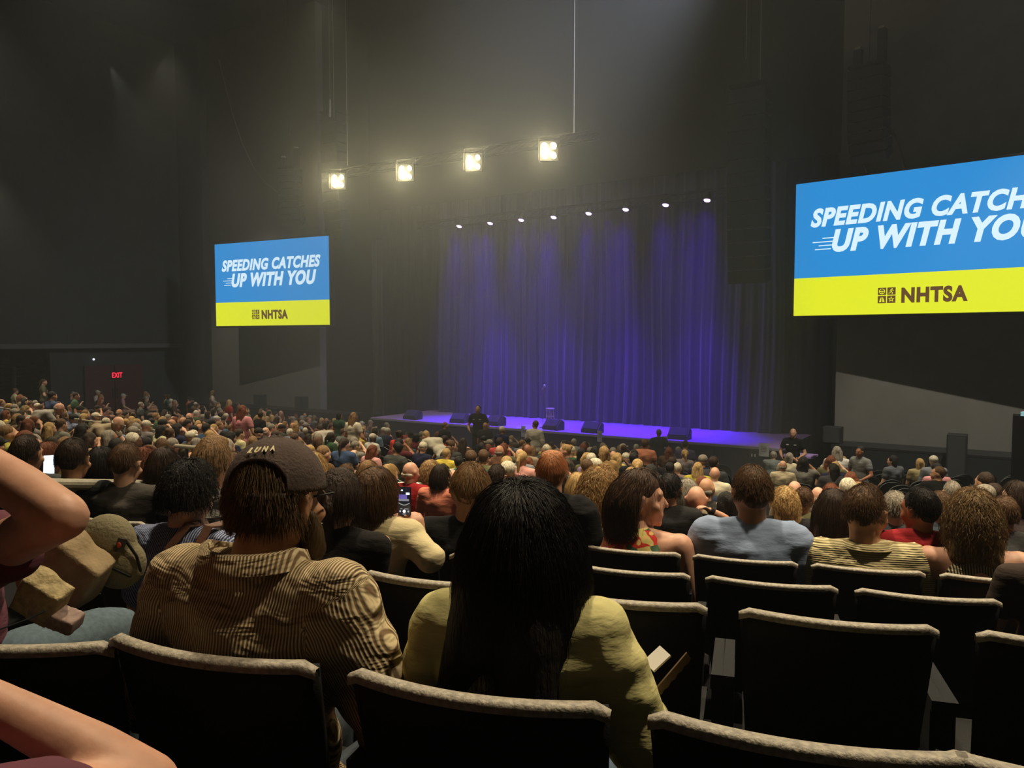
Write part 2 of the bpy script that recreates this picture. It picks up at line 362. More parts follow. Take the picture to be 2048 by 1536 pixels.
# ------------------------------------------------------------------ stage
SX0, SX1, DK = -23.8, -6.2, 1.1
st = thing('stage', 'low wide stage with violet-lit deck and black front skirt', 'stage', (-15, STAGE_Y, 0))
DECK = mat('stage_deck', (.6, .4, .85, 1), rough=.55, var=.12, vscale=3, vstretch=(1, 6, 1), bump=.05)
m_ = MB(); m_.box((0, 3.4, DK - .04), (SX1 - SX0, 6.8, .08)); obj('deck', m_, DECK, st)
for i in range(8):
    m_ = MB(); wd = (SX1 - SX0) / 8; m_.box((SX0 + 15 + wd * (i + .5), .06, (DK - .1) / 2), (wd - .03, .06, DK - .12)); obj('skirt_panel', m_, mat('skirt_cloth', (.012, .011, .016, 1), rough=.9), st)
m_ = MB(); m_.box((0, .0, DK - .05), (SX1 - SX0, .05, .07)); obj('edge_strip', m_, mat('edge_strip', (.5, .45, .5, 1), rough=.5), st)
m_ = MB(); m_.box((0, 3.5, (DK - .12) / 2), (SX1 - SX0 - .3, 6.5, DK - .14)); obj('riser', m_, BLK, st)
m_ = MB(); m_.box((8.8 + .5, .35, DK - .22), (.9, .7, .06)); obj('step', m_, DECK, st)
m_ = MB(); c = WY(1090, 850, 25.9); m_.lathe([(0, .004), (.95, .004), (.95, 0)], (c.x + 15, c.y - STAGE_Y - .35, DK + .001), 40); obj('pale_circle', m_, mat('pale_disc', (.72, .68, .74, 1), rough=.45), st)  # flat disc, paler than the deck around it
# curtains
CURT = mat('curtain_velvet', (.038, .038, .05, 1), rough=.95, sheen=.3, var=.1, vscale=6, vstretch=(1, 1, .1))
def curtain(name, x0, x1, y, z0, z1, label, seed, amp=.10, per=.42):
    g = random.Random(seed); ph = [g.uniform(0, 6.28) for _ in range(6)]
    n = int((x1 - x0) / .035)
    def fn(u, v):
        x = x0 + (x1 - x0) * u; z = z0 + (z1 - z0) * v
        a = math.sin(x * 6.28 / per + ph[0] + 1.3 * math.sin(x * .9 + ph[1])) * .6 + math.sin(x * 6.28 / (per * 2.3) + ph[2] + .8 * math.sin(x * 1.7 + ph[3])) * .6 + .25 * math.sin(x * 31 + ph[4])
        k = 1.15 - .5 * v
        return (x + .05 * math.sin(z * .6 + x), y + amp * k * a - .08 * (1 - v) ** 6, z)
    m_ = MB(); m_.grid(fn, n, 12); o = obj(name, m_, CURT, smooth=True); return tag(o, label, 'curtain')
for i, (a, b) in enumerate(((-22.9, -17.6), (-17.7, -12.4), (-12.5, -7.2))):
    curtain('stage_curtain', a, b, 28.5 + .08 * (i % 2), DK + .01, 12.5, ('violet-lit pleated backdrop curtain, left third behind the two leftmost stage monitors', 'violet-lit pleated backdrop curtain, middle third behind the mic stand and stool', 'dark blue pleated backdrop curtain, right third fading into shadow')[i], 3 + i)
c1 = WY(745, 825, 25.7); c2 = WY(760, 825, 25.7)
curtain('leg_curtain', c1.x - .1, c2.x + .1, 25.9, DK + .01, 9, 'narrow violet-edged curtain strip at the left end of the stage', 9, amp=.06, per=.2)
BL2 = mat('masking_cloth', (.012, .012, .016, 1), rough=1, spec=.1)
def masking(x0, x1, y, lab, seed):
    m_ = MB(); m_.grid(lambda u, v: (x0 + (x1 - x0) * u, y + .05 * math.sin(u * (x1 - x0) * 14 + seed), .02 + 12 * v), 90, 2)
    tag(obj('masking_curtain', m_, BL2, smooth=True), lab, 'curtain')
masking(-27.4, -22.7, 29.2, 'black masking drape left of the violet backdrop', 1); masking(-7.3, -4.8, 28.9, 'black masking drape right of the violet backdrop', 2)
m_ = MB(); m_.box((-15.9, 28.1, 15.1), (22.2, .06, 8.6)); tag(obj('border_drape', m_, BL2), 'wide flat black border drape above the violet backdrop', 'curtain')
# floor monitors
def monitor(loc, rz, label, flip=False, s=1):
    t = thing('stage_monitor', label, 'speaker', loc, rz, None)
    m_ = MB(); pr = [(-.22, 0), (.25, 0), (.25, .12), (-.05, .40), (-.22, .30)]
    v = [(x, a * s, b * s) for x in (-.36 * s, .36 * s) for a, b in pr]
    m_.add(v, [(0, 1, 2, 3, 4), (9, 8, 7, 6, 5)] + [(i, i + 5, (i + 1) % 5 + 5, (i + 1) % 5) for i in range(5)]); bevel(obj('cabinet', m_, mat('speaker_black', (.02, .02, .022, 1), rough=.6), t), .015)
    m_ = MB(); m_.box((0, .1 * s + .012, .265 * s + .012), (.6 * s, .34 * s, .015), (R(-43), 0, 0)); g_ = obj('grille', m_, mat('grille_mesh', (.05, .05, .055, 1), rough=.7, bump=.5, bscale=400), t)
    m_ = MB()
    for k in (-1, 1): m_.box((k * .05, .1 * s + .022, .265 * s + .022), (.03, .16, .006), (R(-43), 0, R(12)))
    obj('badge', m_, mat('badge_dark', (.0, .0, .0, 1)), g_) if flip else None
    m_ = MB()
    for k in (-1, 1): m_.box((k * .368 * s, -.05, .2 * s), (.012, .12, .05))
    obj('handle', m_, DARKM, t); return t
for i, (px, py, fl_, rz, lab) in enumerate(((826, 838, 0, 180, 'black floor monitor leftmost on the stage edge'), (920, 842, 0, 185, 'black floor monitor second from left on the stage edge, behind the seated people'), (992, 851, 1, 172, 'violet-lit wedge monitor just right of the guard in black'), (1107, 862, 1, 172, 'violet-lit wedge monitor in front of the stool'), (1185, 868, 0, 180, 'black floor monitor right of the stool on the stage edge'), (1359, 880, 0, 182, 'black floor monitor rightmost on the stage edge'))):
    p = WY(px, py, STAGE_Y + .45); monitor((p.x, STAGE_Y + .45, DK), R(rz if not fl_ else rz - 0), lab, bool(fl_))
# mic stand, stool
p = WY(1086, 850, STAGE_Y + .75); ms = thing('microphone_stand', 'straight microphone stand on the pale circle at centre stage', 'microphone stand', (p.x, STAGE_Y + .75, DK))
m_ = MB(); m_.lathe([(0, .03), (.14, .02), (.15, 0)], n=24); obj('base', m_, DARKM, ms)
m_ = MB(); m_.tube([(0, 0, .02), (0, 0, 1.05), (-.03, 0, 1.5)], .013); obj('pole', m_, CHROME, ms)
m_ = MB(); m_.cone((-.04, 0, 1.5), (.04, -.0, 1.6), .018, .024); m_.ell((.06, 0, 1.63), (.05, .05, .06)); obj('microphone', m_, mat('mic_silver', (.8, .8, .85, 1), rough=.3, metal=.4), ms)
m_ = MB(); m_.tube([(0.02, .02, 1.5), (.1, .03, 1.1), (.13, .05, .6), (.2, .1, .1), (.3, .0, .02)], .006, 6); obj('cable', m_, CHROME, ms)
p = WY(1098, 845, STAGE_Y + 1.15); so = thing('bar_stool', 'pale wooden bar stool behind the wedge monitor', 'stool', (p.x + .05, STAGE_Y + 1.15, DK))
WOOD = mat('pale_wood', (.7, .6, .5, 1), rough=.5)
m_ = MB(); m_.lathe([(0, .74), (.17, .74), (.175, .72), (.17, .70), (0, .70)], n=24); obj('seat', m_, WOOD, so)
for a in range(4):
    c_, s_ = math.cos(R(45 + 90 * a)), math.sin(R(45 + 90 * a)); m_ = MB(); m_.cone((c_ * .12, s_ * .12, .7), (c_ * .19, s_ * .19, .01), .018, .016); obj('leg', m_, WOOD, so)
for z, r_ in ((.25, .17), (.42, .155)):
    m_ = MB(); q = [(r_ * math.cos(a * math.pi / 8), r_ * math.sin(a * math.pi / 8), z) for a in range(17)]; m_.tube(q, .009, 6); obj('foot_ring', m_, WOOD, so)
# paper notices along the stage front, socket plate
for px, py, hh_, ww_, lab in ((1045, 863, .42, .2, 'white paper notice on the stage front beside the standing man in white shirt'), (1198, 873, .40, .2, 'white paper notice on the stage front below the black monitor right of the stool'), (1328, 885, .42, .22, 'white paper notice on the stage front left of the rightmost floor monitor'), (1527, 900, .42, .32, 'white paper notice at the right end of the stage front')):
    p = WY(px, py, STAGE_Y - .1); m_ = MB(); m_.grid(lambda u, v: ((u - .5) * ww_, -.02 * math.sin(u * 3) - .01, (v - .5) * hh_), 6, 4); q = tag(obj('paper_notice', m_, PAPER, loc=(p.x, STAGE_Y - .03, p.z)), lab, 'notice'); s_ = q.modifiers.new('s', 'SOLIDIFY'); s_.thickness = .004
    m_ = MB()
    for k in range(4): m_.box((0, -.036, .1 - k * .05), (ww_ * (.6 - .1 * (k % 2)), .002, .012))
    obj('print', m_, mat('grey_print', (.3, .3, .3, 1)), q)
p = WY(1489, 917, STAGE_Y - 1.2); sk = thing('socket_box', 'dark box with two pale sockets below the right end of the stage', 'box', (p.x, STAGE_Y - .2, p.z))
m_ = MB(); m_.box((0, 0, -.0), (.26, .1, .28)); bevel(obj('housing', m_, DARKM, sk))
for k in (-1, 1):
    m_ = MB(); m_.box((k * .05, -.06, -.02), (.035, .02, .09)); obj('socket', m_, PAPER, sk)
# platforms with black skirts either side of the stage and their speakers
def platform(x0, x1, z, lab):
    t = thing('side_platform', lab, 'platform', ((x0 + x1) / 2, 24.55, 0)); wd = x1 - x0
    m_ = MB(); m_.box((0, 0, z - .03), (wd, 1.2, .06)); obj('top', m_, mat('platform_top', (.02, .02, .022, 1), rough=.5), t)
    n = max(2, int(wd / 2.2))
    for i in range(n):
        m_ = MB(); a = wd / n; m_.box((-wd / 2 + a * (i + .5), -.58, (z - .07) / 2), (a - .03, .05, z - .08)); obj('skirt_panel', m_, mat('side_skirt', (.012, .015, .018, 1), rough=.8), t)
platform(-4.6, .5, 1.42, 'black skirted platform under the right grey wall'); platform(.7, 8, .95, 'lower black skirted platform at the far right under the grey wall')
platform(-35.3, -24.6, 1.25, 'black skirted platform along the left grey wall')
def cabinet(px, pytop, d_y, wd, ht, lab, z0):
    p = WY(px, pytop, d_y); t = thing('speaker_cabinet', lab, 'speaker', (p.x, d_y, z0)); ht = p.z - z0
    m_ = MB(); m_.box((0, 0, ht / 2), (wd, .45, ht)); bevel(obj('cabinet', m_, mat('cabinet_black', (.018, .02, .022, 1), rough=.7), t), .02)
    m_ = MB(); m_.box((0, -.232, ht / 2), (wd - .08, .02, ht - .08)); obj('grille', m_, mat('grille_mesh', (.05, .05, .055, 1)), t)
cabinet(1666, 853, 24.4, .52, .8, 'black speaker cabinet beside the right end of the stage', 1.42)
cabinet(1915, 868, 23.6, .47, .9, 'black speaker cabinet against the right grey wall near the black column', .0)
cabinet(520, 789, 24.5, .45, .5, 'black speaker cabinet on the left platform, left one of two', 1.25)
cabinet(603, 793, 24.5, .45, .5, 'black speaker cabinet on the left platform beside the stage opening', 1.25)

# ------------------------------------------------------------------ the two big screens
EB = mat('screen_blue', (0, 0, 0, 1), emit=srgb(38, 140, 212), es=1.0); EY = mat('screen_yellow', (0, 0, 0, 1), emit=srgb(228, 236, 38), es=1.0)
EW = mat('screen_white', (0, 0, 0, 1), emit=srgb(215, 240, 255), es=1.05); EBR = mat('screen_brown', (0, 0, 0, 1), emit=srgb(96, 66, 34), es=1.0)
def screen(x, y, z, ang, lab):
    t = thing('video_screen', lab, 'screen', (x, y, z), ang); Wd, H = 7.04, 3.94; yb = H * .285
    m_ = MB(); m_.box((Wd / 2, .17, H / 2), (Wd + .16, .3, H + .16)); bevel(obj('housing', m_, mat('screen_case', (.008, .009, .012, 1), rough=.5), t), .03)
    m_ = MB(); m_.box((Wd / 2, .0, (H + yb) / 2), (Wd, .03, H - yb)); pb = obj('blue_panel', m_, EB, t); pb['label'] = 'bright blue upper field with white slogan'
    m_ = MB(); m_.box((Wd / 2, .0, yb / 2), (Wd, .03, yb)); py_ = obj('yellow_panel', m_, EY, t); py_['label'] = 'bright yellow lower band with agency logo'
    f = lambda a, b, c, d: (a * Wd, b * H, c * Wd, d * H)
    link('slogan', text_mesh('SPEEDING CATCHES', f(.065, .66, .935, .80), .25, .045, m=EW), pb, (0, -.02, 0))
    link('slogan', text_mesh('UP WITH YOU', f(.155, .465, .90, .635), .25, .05, m=EW), pb, (0, -.02, 0))
    m_ = MB()
    for k, (a, b) in enumerate(((.115, .17), (.075, .165), (.10, .16), (.085, .15))): m_.box(((a + b) / 2 * Wd, -.022, (.575 - .027 * k) * H), ((b - a) * Wd, .004, .028))
    obj('speed_lines', m_, EW, pb)
    link('lettering', text_mesh('NHTSA', f(.425, .075, .655, .185), 0, .05, m=EBR), py_, (0, -.02, 0))
    u = .245; x0, z0 = .345 * Wd, .075 * H
    for i in range(2):
        for j in range(2):
            m_ = MB(); cx, cz = x0 + u * (i + .25) , z0 + .23 * (j + .5); m_.box((cx, -.02, cz), (.215, .006, .205)); sq = obj('logo_square', m_, EBR, py_)
            m_ = MB(); y_ = -.026
            if (i, j) == (0, 1):     # steering wheel
                q = [(cx + .07 * math.cos(a * math.pi / 10), y_, cz + .07 * math.sin(a * math.pi / 10)) for a in range(21)]; m_.tube(q, .009, 5); m_.box((cx, y_, cz), (.14, .004, .02)); m_.box((cx, y_, cz - .035), (.02, .004, .06))
            elif (i, j) == (1, 1):   # running figure
                m_.ell((cx + .02, y_, cz + .065), (.016, .003, .016), n=8, m=5); m_.tube([(cx + .01, y_, cz + .045), (cx - .01, y_, cz - .01), (cx + .03, y_, cz - .04), (cx + .02, y_, cz - .08)], .008, 5)
                m_.tube([(cx - .01, y_, cz - .01), (cx - .04, y_, cz - .05), (cx - .07, y_, cz - .06)], .008, 5); m_.tube([(cx - .04, y_, cz), (cx - .02, y_, cz + .035), (cx + .02, y_, cz + .03), (cx + .055, y_, cz + .01)], .007, 5)
            elif (i, j) == (0, 0):   # road
                m_.add([(cx - .075, y_, cz - .07), (cx - .03, y_, cz + .06), (cx - .01, y_, cz + .06), (cx - .015, y_, cz - .07), (cx + .015, y_, cz - .07), (cx + .01, y_, cz + .06), (cx + .03, y_, cz + .06), (cx + .075, y_, cz - .07)], [(0, 3, 2, 1), (4, 7, 6, 5)])
            else:                    # star
                v = [(cx + (.085 if k % 2 == 0 else .036) * math.sin(k * math.pi / 5), y_, cz + (.085 if k % 2 == 0 else .036) * math.cos(k * math.pi / 5)) for k in range(10)]
                v2 = [(cx + (.045 if k % 2 == 0 else .02) * math.sin(k * math.pi / 5), y_, cz + (.045 if k % 2 == 0 else .02) * math.cos(k * math.pi / 5)) for k in range(10)]
                m_.add(v + v2, [(k, (k + 1) % 10, 10 + (k + 1) % 10, 10 + k) for k in range(10)])
            obj('symbol', m_, EY, py_)
    m_ = MB()
    for k in (.3, .7): m_.box((Wd * k, .5, H * .5), (.15, .45, .15))
    obj('wall_bracket', m_, BLACKM, t)
    return t
screen(-5.82, 24.3, CZ + .73, R(-6.66), 'huge blue and yellow video screen right of the stage, cut by the picture edge')
screen(-25.84 - .9936 * 7.04, 24.27 - .113 * 7.04, CZ + .68, R(6.5), 'smaller-looking video screen left of the stage with the same blue and yellow safety message')

# ------------------------------------------------------------------ rigging and lights
def truss(a, b, lab, s=.3):
    t = thing('lighting_truss', lab, 'truss', a); a, b = Vector((0, 0, 0)), Vector(b) - Vector(a)
    n = max(2, int(b.length / .6))
    for dy, dz in ((0, 0), (s, 0), (0, s), (s, s)):
        m_ = MB(); m_.cone(a + Vector((0, dy, dz)), b + Vector((0, dy, dz)), .022, .022, 6, 0); obj('chord', m_, BLACKM, t)
    m_ = MB()
    for i in range(n):
        p, q = a.lerp(b, i / n), a.lerp(b, (i + 1) / n)
        for o1, o2 in (((0, 0), (0, s)), ((s, 0), (s, s)), ((0, 0), (s, 0)), ((0, s), (s, s))):
            m_.cone(p + Vector((0, *o1)), q + Vector((0, *o2)), .01, .01, 5, 0)
    obj('lacing', m_, BLACKM, t)
a, b = YELLOW[0], YELLOW[-1]; dr = (b - a).normalized()
truss(a - dr * 1.2 + Vector((0, .25, .25)), b + dr * 1.6 + Vector((0, .25, .25)), 'black truss carrying the four yellow lamp clusters')
truss(PURPLE[0] + Vector((-2.5, .2, .1)), PURPLE[-1] + Vector((2, .2, .1)), 'black truss carrying the row of small violet lamps')
LW = mat('lamp_white_yellow', (0, 0, 0, 1), emit=(1, .86, .42, 1), es=30)
names = ('far left', 'second from left', 'third from left', 'far right')
for i, p in enumerate(YELLOW):
    t = thing('blinder_lamp', 'four-lamp yellow stage light, %s of the bright clusters' % names[i], 'stage light', p, R(28))
    m_ = MB(); m_.box((0, .12, 0), (.62, .16, .66)); bevel(obj('housing', m_, BLACKM, t))
    m_ = MB(); m_.tube([(-.36, .12, 0), (-.36, .12, .5), (.36, .12, .5), (.36, .12, 0)], .02, 6); obj('yoke', m_, BLACKM, t)
    for a_ in (-.15, .15):
        for c_ in (-.16, .16):
            m_ = MB(); k = .08 if i < 3 else .095; m_.ell((a_, .02, c_), (k, .05, k * 1.25), (0, R(-20), 0), n=14, m=8); obj('lamp', m_, LW, t)
    m_ = MB()
    for k in (-1, 1): m_.box((k * .34, -.02, 0), (.01, .22, .6))
    obj('barn_door', m_, BLACKM, t)
LV = mat('lamp_violet', (0, 0, 0, 1), emit=(.62, .38, 1, 1), es=5)
ordn = ('leftmost', 'second', 'third', 'fourth', 'fifth', 'sixth', 'seventh', 'eighth and rightmost')
for i, p in enumerate(PURPLE):
    t = thing('wash_lamp', 'small violet lamp over the stage, %s of eight counting from the left' % ordn[i], 'stage light', p)
    m_ = MB(); m_.lathe([(0, .32), (.1, .3), (.15, .1), (.155, 0), (.13, 0), (.1, .05)], n=20); q = obj('housing', m_, BLACKM, t); q.rotation_euler = (R(-18), 0, 0)
    m_ = MB(); m_.lathe([(0, -.02), (.09, -.01), (.115, .01)], n=20); q = obj('lens', m_, LV, t); q.rotation_euler = (R(-28), 0, 0)
    m_ = MB(); m_.tube([(-.18, 0, .1), (-.18, 0, .4), (.18, 0, .4), (.18, 0, .1)], .015, 6); m_.tube([(0, 0, .4), (0, .22, .4)], .02, 6); obj('yoke', m_, BLACKM, t)
def cable(pts, r, lab, m=DARKM, kind='cable'):
    m_ = MB(); m_.tube(pts, r, 6); return tag(obj('hanging_cable', m_, m), lab, kind)
CG = mat('cable_grey', (.30, .29, .27, 1), rough=.5)
for px, y0, y1, Y, lab in ((695, -40, 330, 22.9, 'thin vertical rigging wire above the leftmost yellow lamp cluster'), (1148, -40, 266, 22.9, 'thin vertical rigging wire above the rightmost yellow lamp cluster'), (668, -40, 235, 24, 'thin faint wire left of the leftmost yellow lamp'), (1492, -40, 118, 24, 'left one of two faint wires above the right hanging speaker line'), (1520, -40, 170, 24, 'right one of two faint wires above the right hanging speaker line')):
    a, b = WY(px, y0, Y), WY(px, y1, Y); cable([(b.x, b.y, a.z), b], .012, lab, CG)
cable([WY(x, y, 24.6) for x, y in ((438, 120), (452, 178), (466, 232), (486, 290), (507, 335), (532, 366), (560, 388), (592, 397))], .022, 'long swagged cable curving down to the left hanging speaker array', CG)
m_ = MB(); a = WY(660, 200, 24); m_.tube([a, WY(660, 232, 24)], .05); m_.tube([(a.x, a.y, ZT), a], .008); tag(obj('chain_hoist', m_, CG), 'small pale hoist hanging over the left edge of the stage opening', 'hoist')
SPK = mat('array_black', (.012, .016, .022, 1), rough=.55)
def line_array(px, pyt, Y, n, wd, hh, dep, curve, rz, lab, motors=True):
    p = WY(px, pyt, Y); t = thing('hanging_speaker_array', lab, 'speaker', p, rz); z = 0; y = 0; ang = 0
    for i in range(n):
        m_ = MB(); v = [(sx * wd / 2, -dep / 2 + (0 if sy < 0 else dep), sz * hh * (.48 if sy < 0 else .38)) for sz in (-1, 1) for sy in (-1, 1) for sx in (-1, 1)]
        m_.add(v, [(0, 2, 3, 1), (4, 5, 7, 6), (0, 1, 5, 4), (2, 6, 7, 3), (0, 4, 6, 2), (1, 3, 7, 5)])
        M = Matrix.Translation((0, y, z)) @ Matrix.Rotation(ang, 4, 'X'); m_.xf(M); obj('cabinet', m_, SPK, t)
        z -= hh * math.cos(ang); y += hh * math.sin(ang) * .9; ang = curve * ((i + 1) / n) ** 1.5
    m_ = MB(); m_.box((0, 0, hh * .7), (wd * .9, dep * 1.3, .08)); obj('fly_frame', m_, BLACKM, t)
    m_ = MB(); m_.tube([(0, 0, hh * .7), (0, 0, ZT - p.z)], .012, 6); obj('fly_wire', m_, BLACKM, t)
    if motors:
        for s_, h_ in ((-.3, .55), (.33, .95)):
            m_ = MB(); m_.box((s_, 0, hh * .7 + h_ / 2), (.2, .2, h_)); q = obj('motor', m_, BLACKM, t)
            m_ = MB(); m_.box((s_, 0, hh * .7 + h_ + .04), (.15, .15, .07)); obj('motor_cap', m_, CG, q)
    return t
line_array(1738, 150, 23.4, 9, .95, .27, .6, R(34), R(-12), 'curved hanging speaker array above the right video screen')
t = line_array(580, 348, 24.4, 9, .95, .27, .6, R(34), R(25), 'curved hanging speaker array above the left video screen')
line_array(1500, 195, 24.2, 14, 1.15, .42, .7, R(10), R(0), 'tall faint hanging speaker line between the stage and the right screen', False)
line_array(668, 240, 24.6, 14, 1.0, .42, .7, R(10), R(0), 'tall faint hanging speaker line at the left edge of the stage opening', False)
cable([WY(x, y, 24.3) for x, y in ((1765, 240), (1788, 270), (1800, 300), (1812, 345))], .05, 'bent dark bracket hanging below the right speaker array', BLACKM, 'bracket')
cable([WY(x, y, 24.3) for x, y in ((1740, 262), (1718, 300), (1735, 345))], .04, 'dark sling beneath the right speaker array', BLACKM, 'bracket')

# ------------------------------------------------------------------ rails
def rail(p0, p1, r, lab, drop=.72, n=5, mid=True, mt=RAILM):
    t = thing('handrail', lab, 'handrail', p0); a = Vector((0, 0, 0)); b = Vector(p1) - Vector(p0)
    m_ = MB(); m_.cone(a, b, r, r, 12, 2); obj('top_rail', m_, mt, t)
    for i in range(n):
        q = a.lerp(b, (i + .5) / n if n > 1 else .5); m_ = MB(); m_.cone(q, q - Vector((0, 0, drop)), r * .8, r * .8, 10, 0); obj('post', m_, DARKM, t)
    if mid:
        m_ = MB(); m_.cone(a - Vector((0, 0, drop * .6)), b - Vector((0, 0, drop * .6)), r * .7, r * .7, 8, 0); obj('lower_rail', m_, DARKM, t)
    return t
RA, RB = W(90, 968, 3.9), W(480, 972, 5.2)
rl = rail(RA, RB, .030, 'thick beige handrail at left in front of the seated row', drop=.75, n=2, mid=False)
m_ = MB(); nrm_ = (RB - RA).normalized().cross(Vector((0, 0, 1))) * .02
b_ = RB - RA; m_.add([(0, 0, -.06), tuple(b_ + Vector((0, 0, -.06))), tuple(b_ + Vector((0, 0, -.8))), (0, 0, -.8)], [(0, 1, 2, 3)]); q = obj('infill_panel', m_, BLACKP, rl); s_ = q.modifiers.new('s', 'SOLIDIFY'); s_.thickness = .02
rail(W(560, 969, 6.6), W(903, 970, 7.6), .028, 'steel handrail with a square end behind the raised phone', drop=.62, n=1, mt=STEEL)
p = W(903, 970, 7.6); m_ = MB(); m_.tube([(0, 0, 0), (.02, 0, -.05), (.02, 0, -.62)], .03, 10); tag(obj('rail_end_post', m_, STEEL, loc=p), 'upright steel end post of the handrail beside the short-haired man', 'post')
rail(W(955, 972, 9), W(1165, 973, 10), .02, 'thin steel handrail right of the square rail end', drop=.5, n=2, mid=False, mt=STEEL)
rail(W(-30, 812, 22), W(262, 852, 19), .022, 'upper thin rail crossing the left seating bank', drop=.5, n=5, mid=False)
rail(W(-30, 845, 17), W(60, 856, 16), .022, 'short pale rail at the left edge of the picture', drop=.5, n=2, mid=False)
rail(W(150, 838, 18), W(345, 866, 16), .022, 'lower thin rail crossing the left seating bank', drop=.5, n=4, mid=False)
rail(W(352, 892, 11), W(395, 896, 10.5), .03, 'short bright rail section left of the man with swept brown hair', drop=.5, n=1, mid=False, mt=RAILM)
#@@CHAIRS
# ------------------------------------------------------------------ chairs
CW, PITCHC = .475, .535
def chair_meshes():
    sag, tilt = .045, .11
    def yy(x, z): return -sag * (1 - (2 * x / CW) ** 2) - tilt * (z - CH) / -.43 * -1 * 0 - tilt * (1 - (CH - z) / .45) + tilt
    Y = lambda x, z: sag * ((2 * x / CW) ** 2) + tilt * (CH - z) / .45
    b = MB()
    def back(u, v):
        x = (u - .5) * CW * (1 - .10 * (1 - v)); z = .43 + (CH - .018 - .43) * v
        return (x, Y(x, z), z)
    b.grid(back, 14, 6)
    me_b = b.mesh('backrest', BLACKP)
    t = MB()                                                    # top edge, overhead light put into its pale colour; rounded ends
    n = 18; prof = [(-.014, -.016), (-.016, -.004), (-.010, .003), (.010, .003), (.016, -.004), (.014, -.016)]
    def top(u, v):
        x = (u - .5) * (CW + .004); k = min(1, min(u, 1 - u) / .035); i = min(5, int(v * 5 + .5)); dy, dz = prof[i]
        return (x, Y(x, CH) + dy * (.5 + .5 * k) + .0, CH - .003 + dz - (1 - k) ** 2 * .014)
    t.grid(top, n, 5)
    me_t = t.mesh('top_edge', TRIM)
    s = MB(); s.grid(lambda u, v: ((u - .5) * (CW - .03), .13 + v * .40, .45 + .015 * math.sin(v * 3.1) - .03 * (v > .95)), 6, 8)
    s.box((0, .33, .41), (CW - .04, .40, .04)); me_s = s.mesh('seat', BLACKP)
    a = MB(); a.box((0, .27, .635), (.032, .28, .03)); a.box((0, .2, .33), (.03, .1, .62)); a.box((0, .24, .015), (.06, .34, .03)); me_a = a.mesh('armrest', BLACKP, False)
    # floor chair with a rounded back
    f = MB()
    def rb(u, v):
        a_ = math.pi * u; w_ = (CW / 2 - .01) * v
        zc = .62 + (.26 * math.sin(a_) ** .7) * v if True else 0
        x = -math.cos(a_) * w_
        return (x, sag * (2 * x / CW) ** 2 + tilt * (CH - zc) / .45, zc)
    f.grid(rb, 16, 3); f.grid(lambda u, v: ((u - .5) * (CW - .02), sag * (2 * u - 1) ** 2 + tilt * (CH - (.44 + .18 * v)) / .45, .44 + .18 * v), 8, 1)
    me_f = f.mesh('backrest', BLACKP)
    g = MB(); g.grid(lambda u, v: (-math.cos(math.pi * (.12 + .76 * u)) * (CW / 2 - .01), sag * math.cos(math.pi * (.12 + .76 * u)) ** 2 + (-.014, .014)[int(v)] + tilt * (.26 * (1 - math.sin(math.pi * (.12 + .76 * u)) ** .7)) / .45, .624 + .26 * math.sin(math.pi * (.12 + .76 * u)) ** .7), 16, 1)
    me_g = g.mesh('top_edge', mat('floor_chair_edge', (.11, .11, .115, 1), rough=.45))
    return me_b, me_t, me_s, me_a, me_f, me_g
CME = chair_meshes()
CHAIRS = []
def chair(th, k, label, group=None, near=True, flat=False):
    p = at_theta(th, ROWR[k]); p.z = rowz(k)
    t = thing('auditorium_chair', label, 'chair', p, face_yaw(p), group)
    if flat:
        q = link('backrest', CME[4], t); link('top_edge', CME[5], t); link('seat', CME[2], t)
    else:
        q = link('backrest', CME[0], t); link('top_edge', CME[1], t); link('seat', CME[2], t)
    if near:
        for s in (-1, 1): link('armrest', CME[3], t, (s * (PITCHC / 2 - .004), 0, 0))
    if near:
        m_ = q.modifiers.new('s', 'SOLIDIFY'); m_.thickness = .02
    CHAIRS.append((th, k, t)); return t
for px, lab in ((372, 'black auditorium chair with pale curved top directly behind the man in cap'), (925, 'black auditorium chair with pale top behind the woman with long black hair'), (1636, 'empty black auditorium chair at bottom right, widest pale top edge'), (2330, 'black auditorium chair just cut off at the bottom right corner')):
    chair(theta(on_row(px, ROWR[0])), 0, lab)
q = W(-25, 1292, 1.5); c_ = chair(theta(q), 0, 'black auditorium chair at lower left, pale top edge, behind the mauve-clad person'); c_.location = (q.x, q.y, q.z - CH); c_.rotation_euler[2] += R(14)
ORD = ['leftmost', 'second from left', 'third from left', 'fourth from left', 'fifth from left', 'sixth from left', 'seventh from left', 'eighth from left', 'ninth from left', 'tenth from left', 'eleventh from left', 'twelfth from left']
RW = {1: 'second', 2: 'third', 3: 'fourth'}
for k, apx in ((1, 1687), (2, 1549), (3, 1495)):
    th0 = theta(on_row(apx, ROWR[k])); dth = (.56 if k == 1 else PITCHC) / ROWR[k]; lst = []
    for i in range(-14, 8):
        th = th0 + i * dth; p = at_theta(th, ROWR[k]); p.z = ROWTOP[k]; x, y, d = PX(p)
        if 120 < x < 2200: lst.append(th)
    for i, th in enumerate(lst):
        chair(th, k, 'black chair with pale top edge, %s row ahead, %s' % (RW[k], ORD[i] if i < 12 else 'far right'))

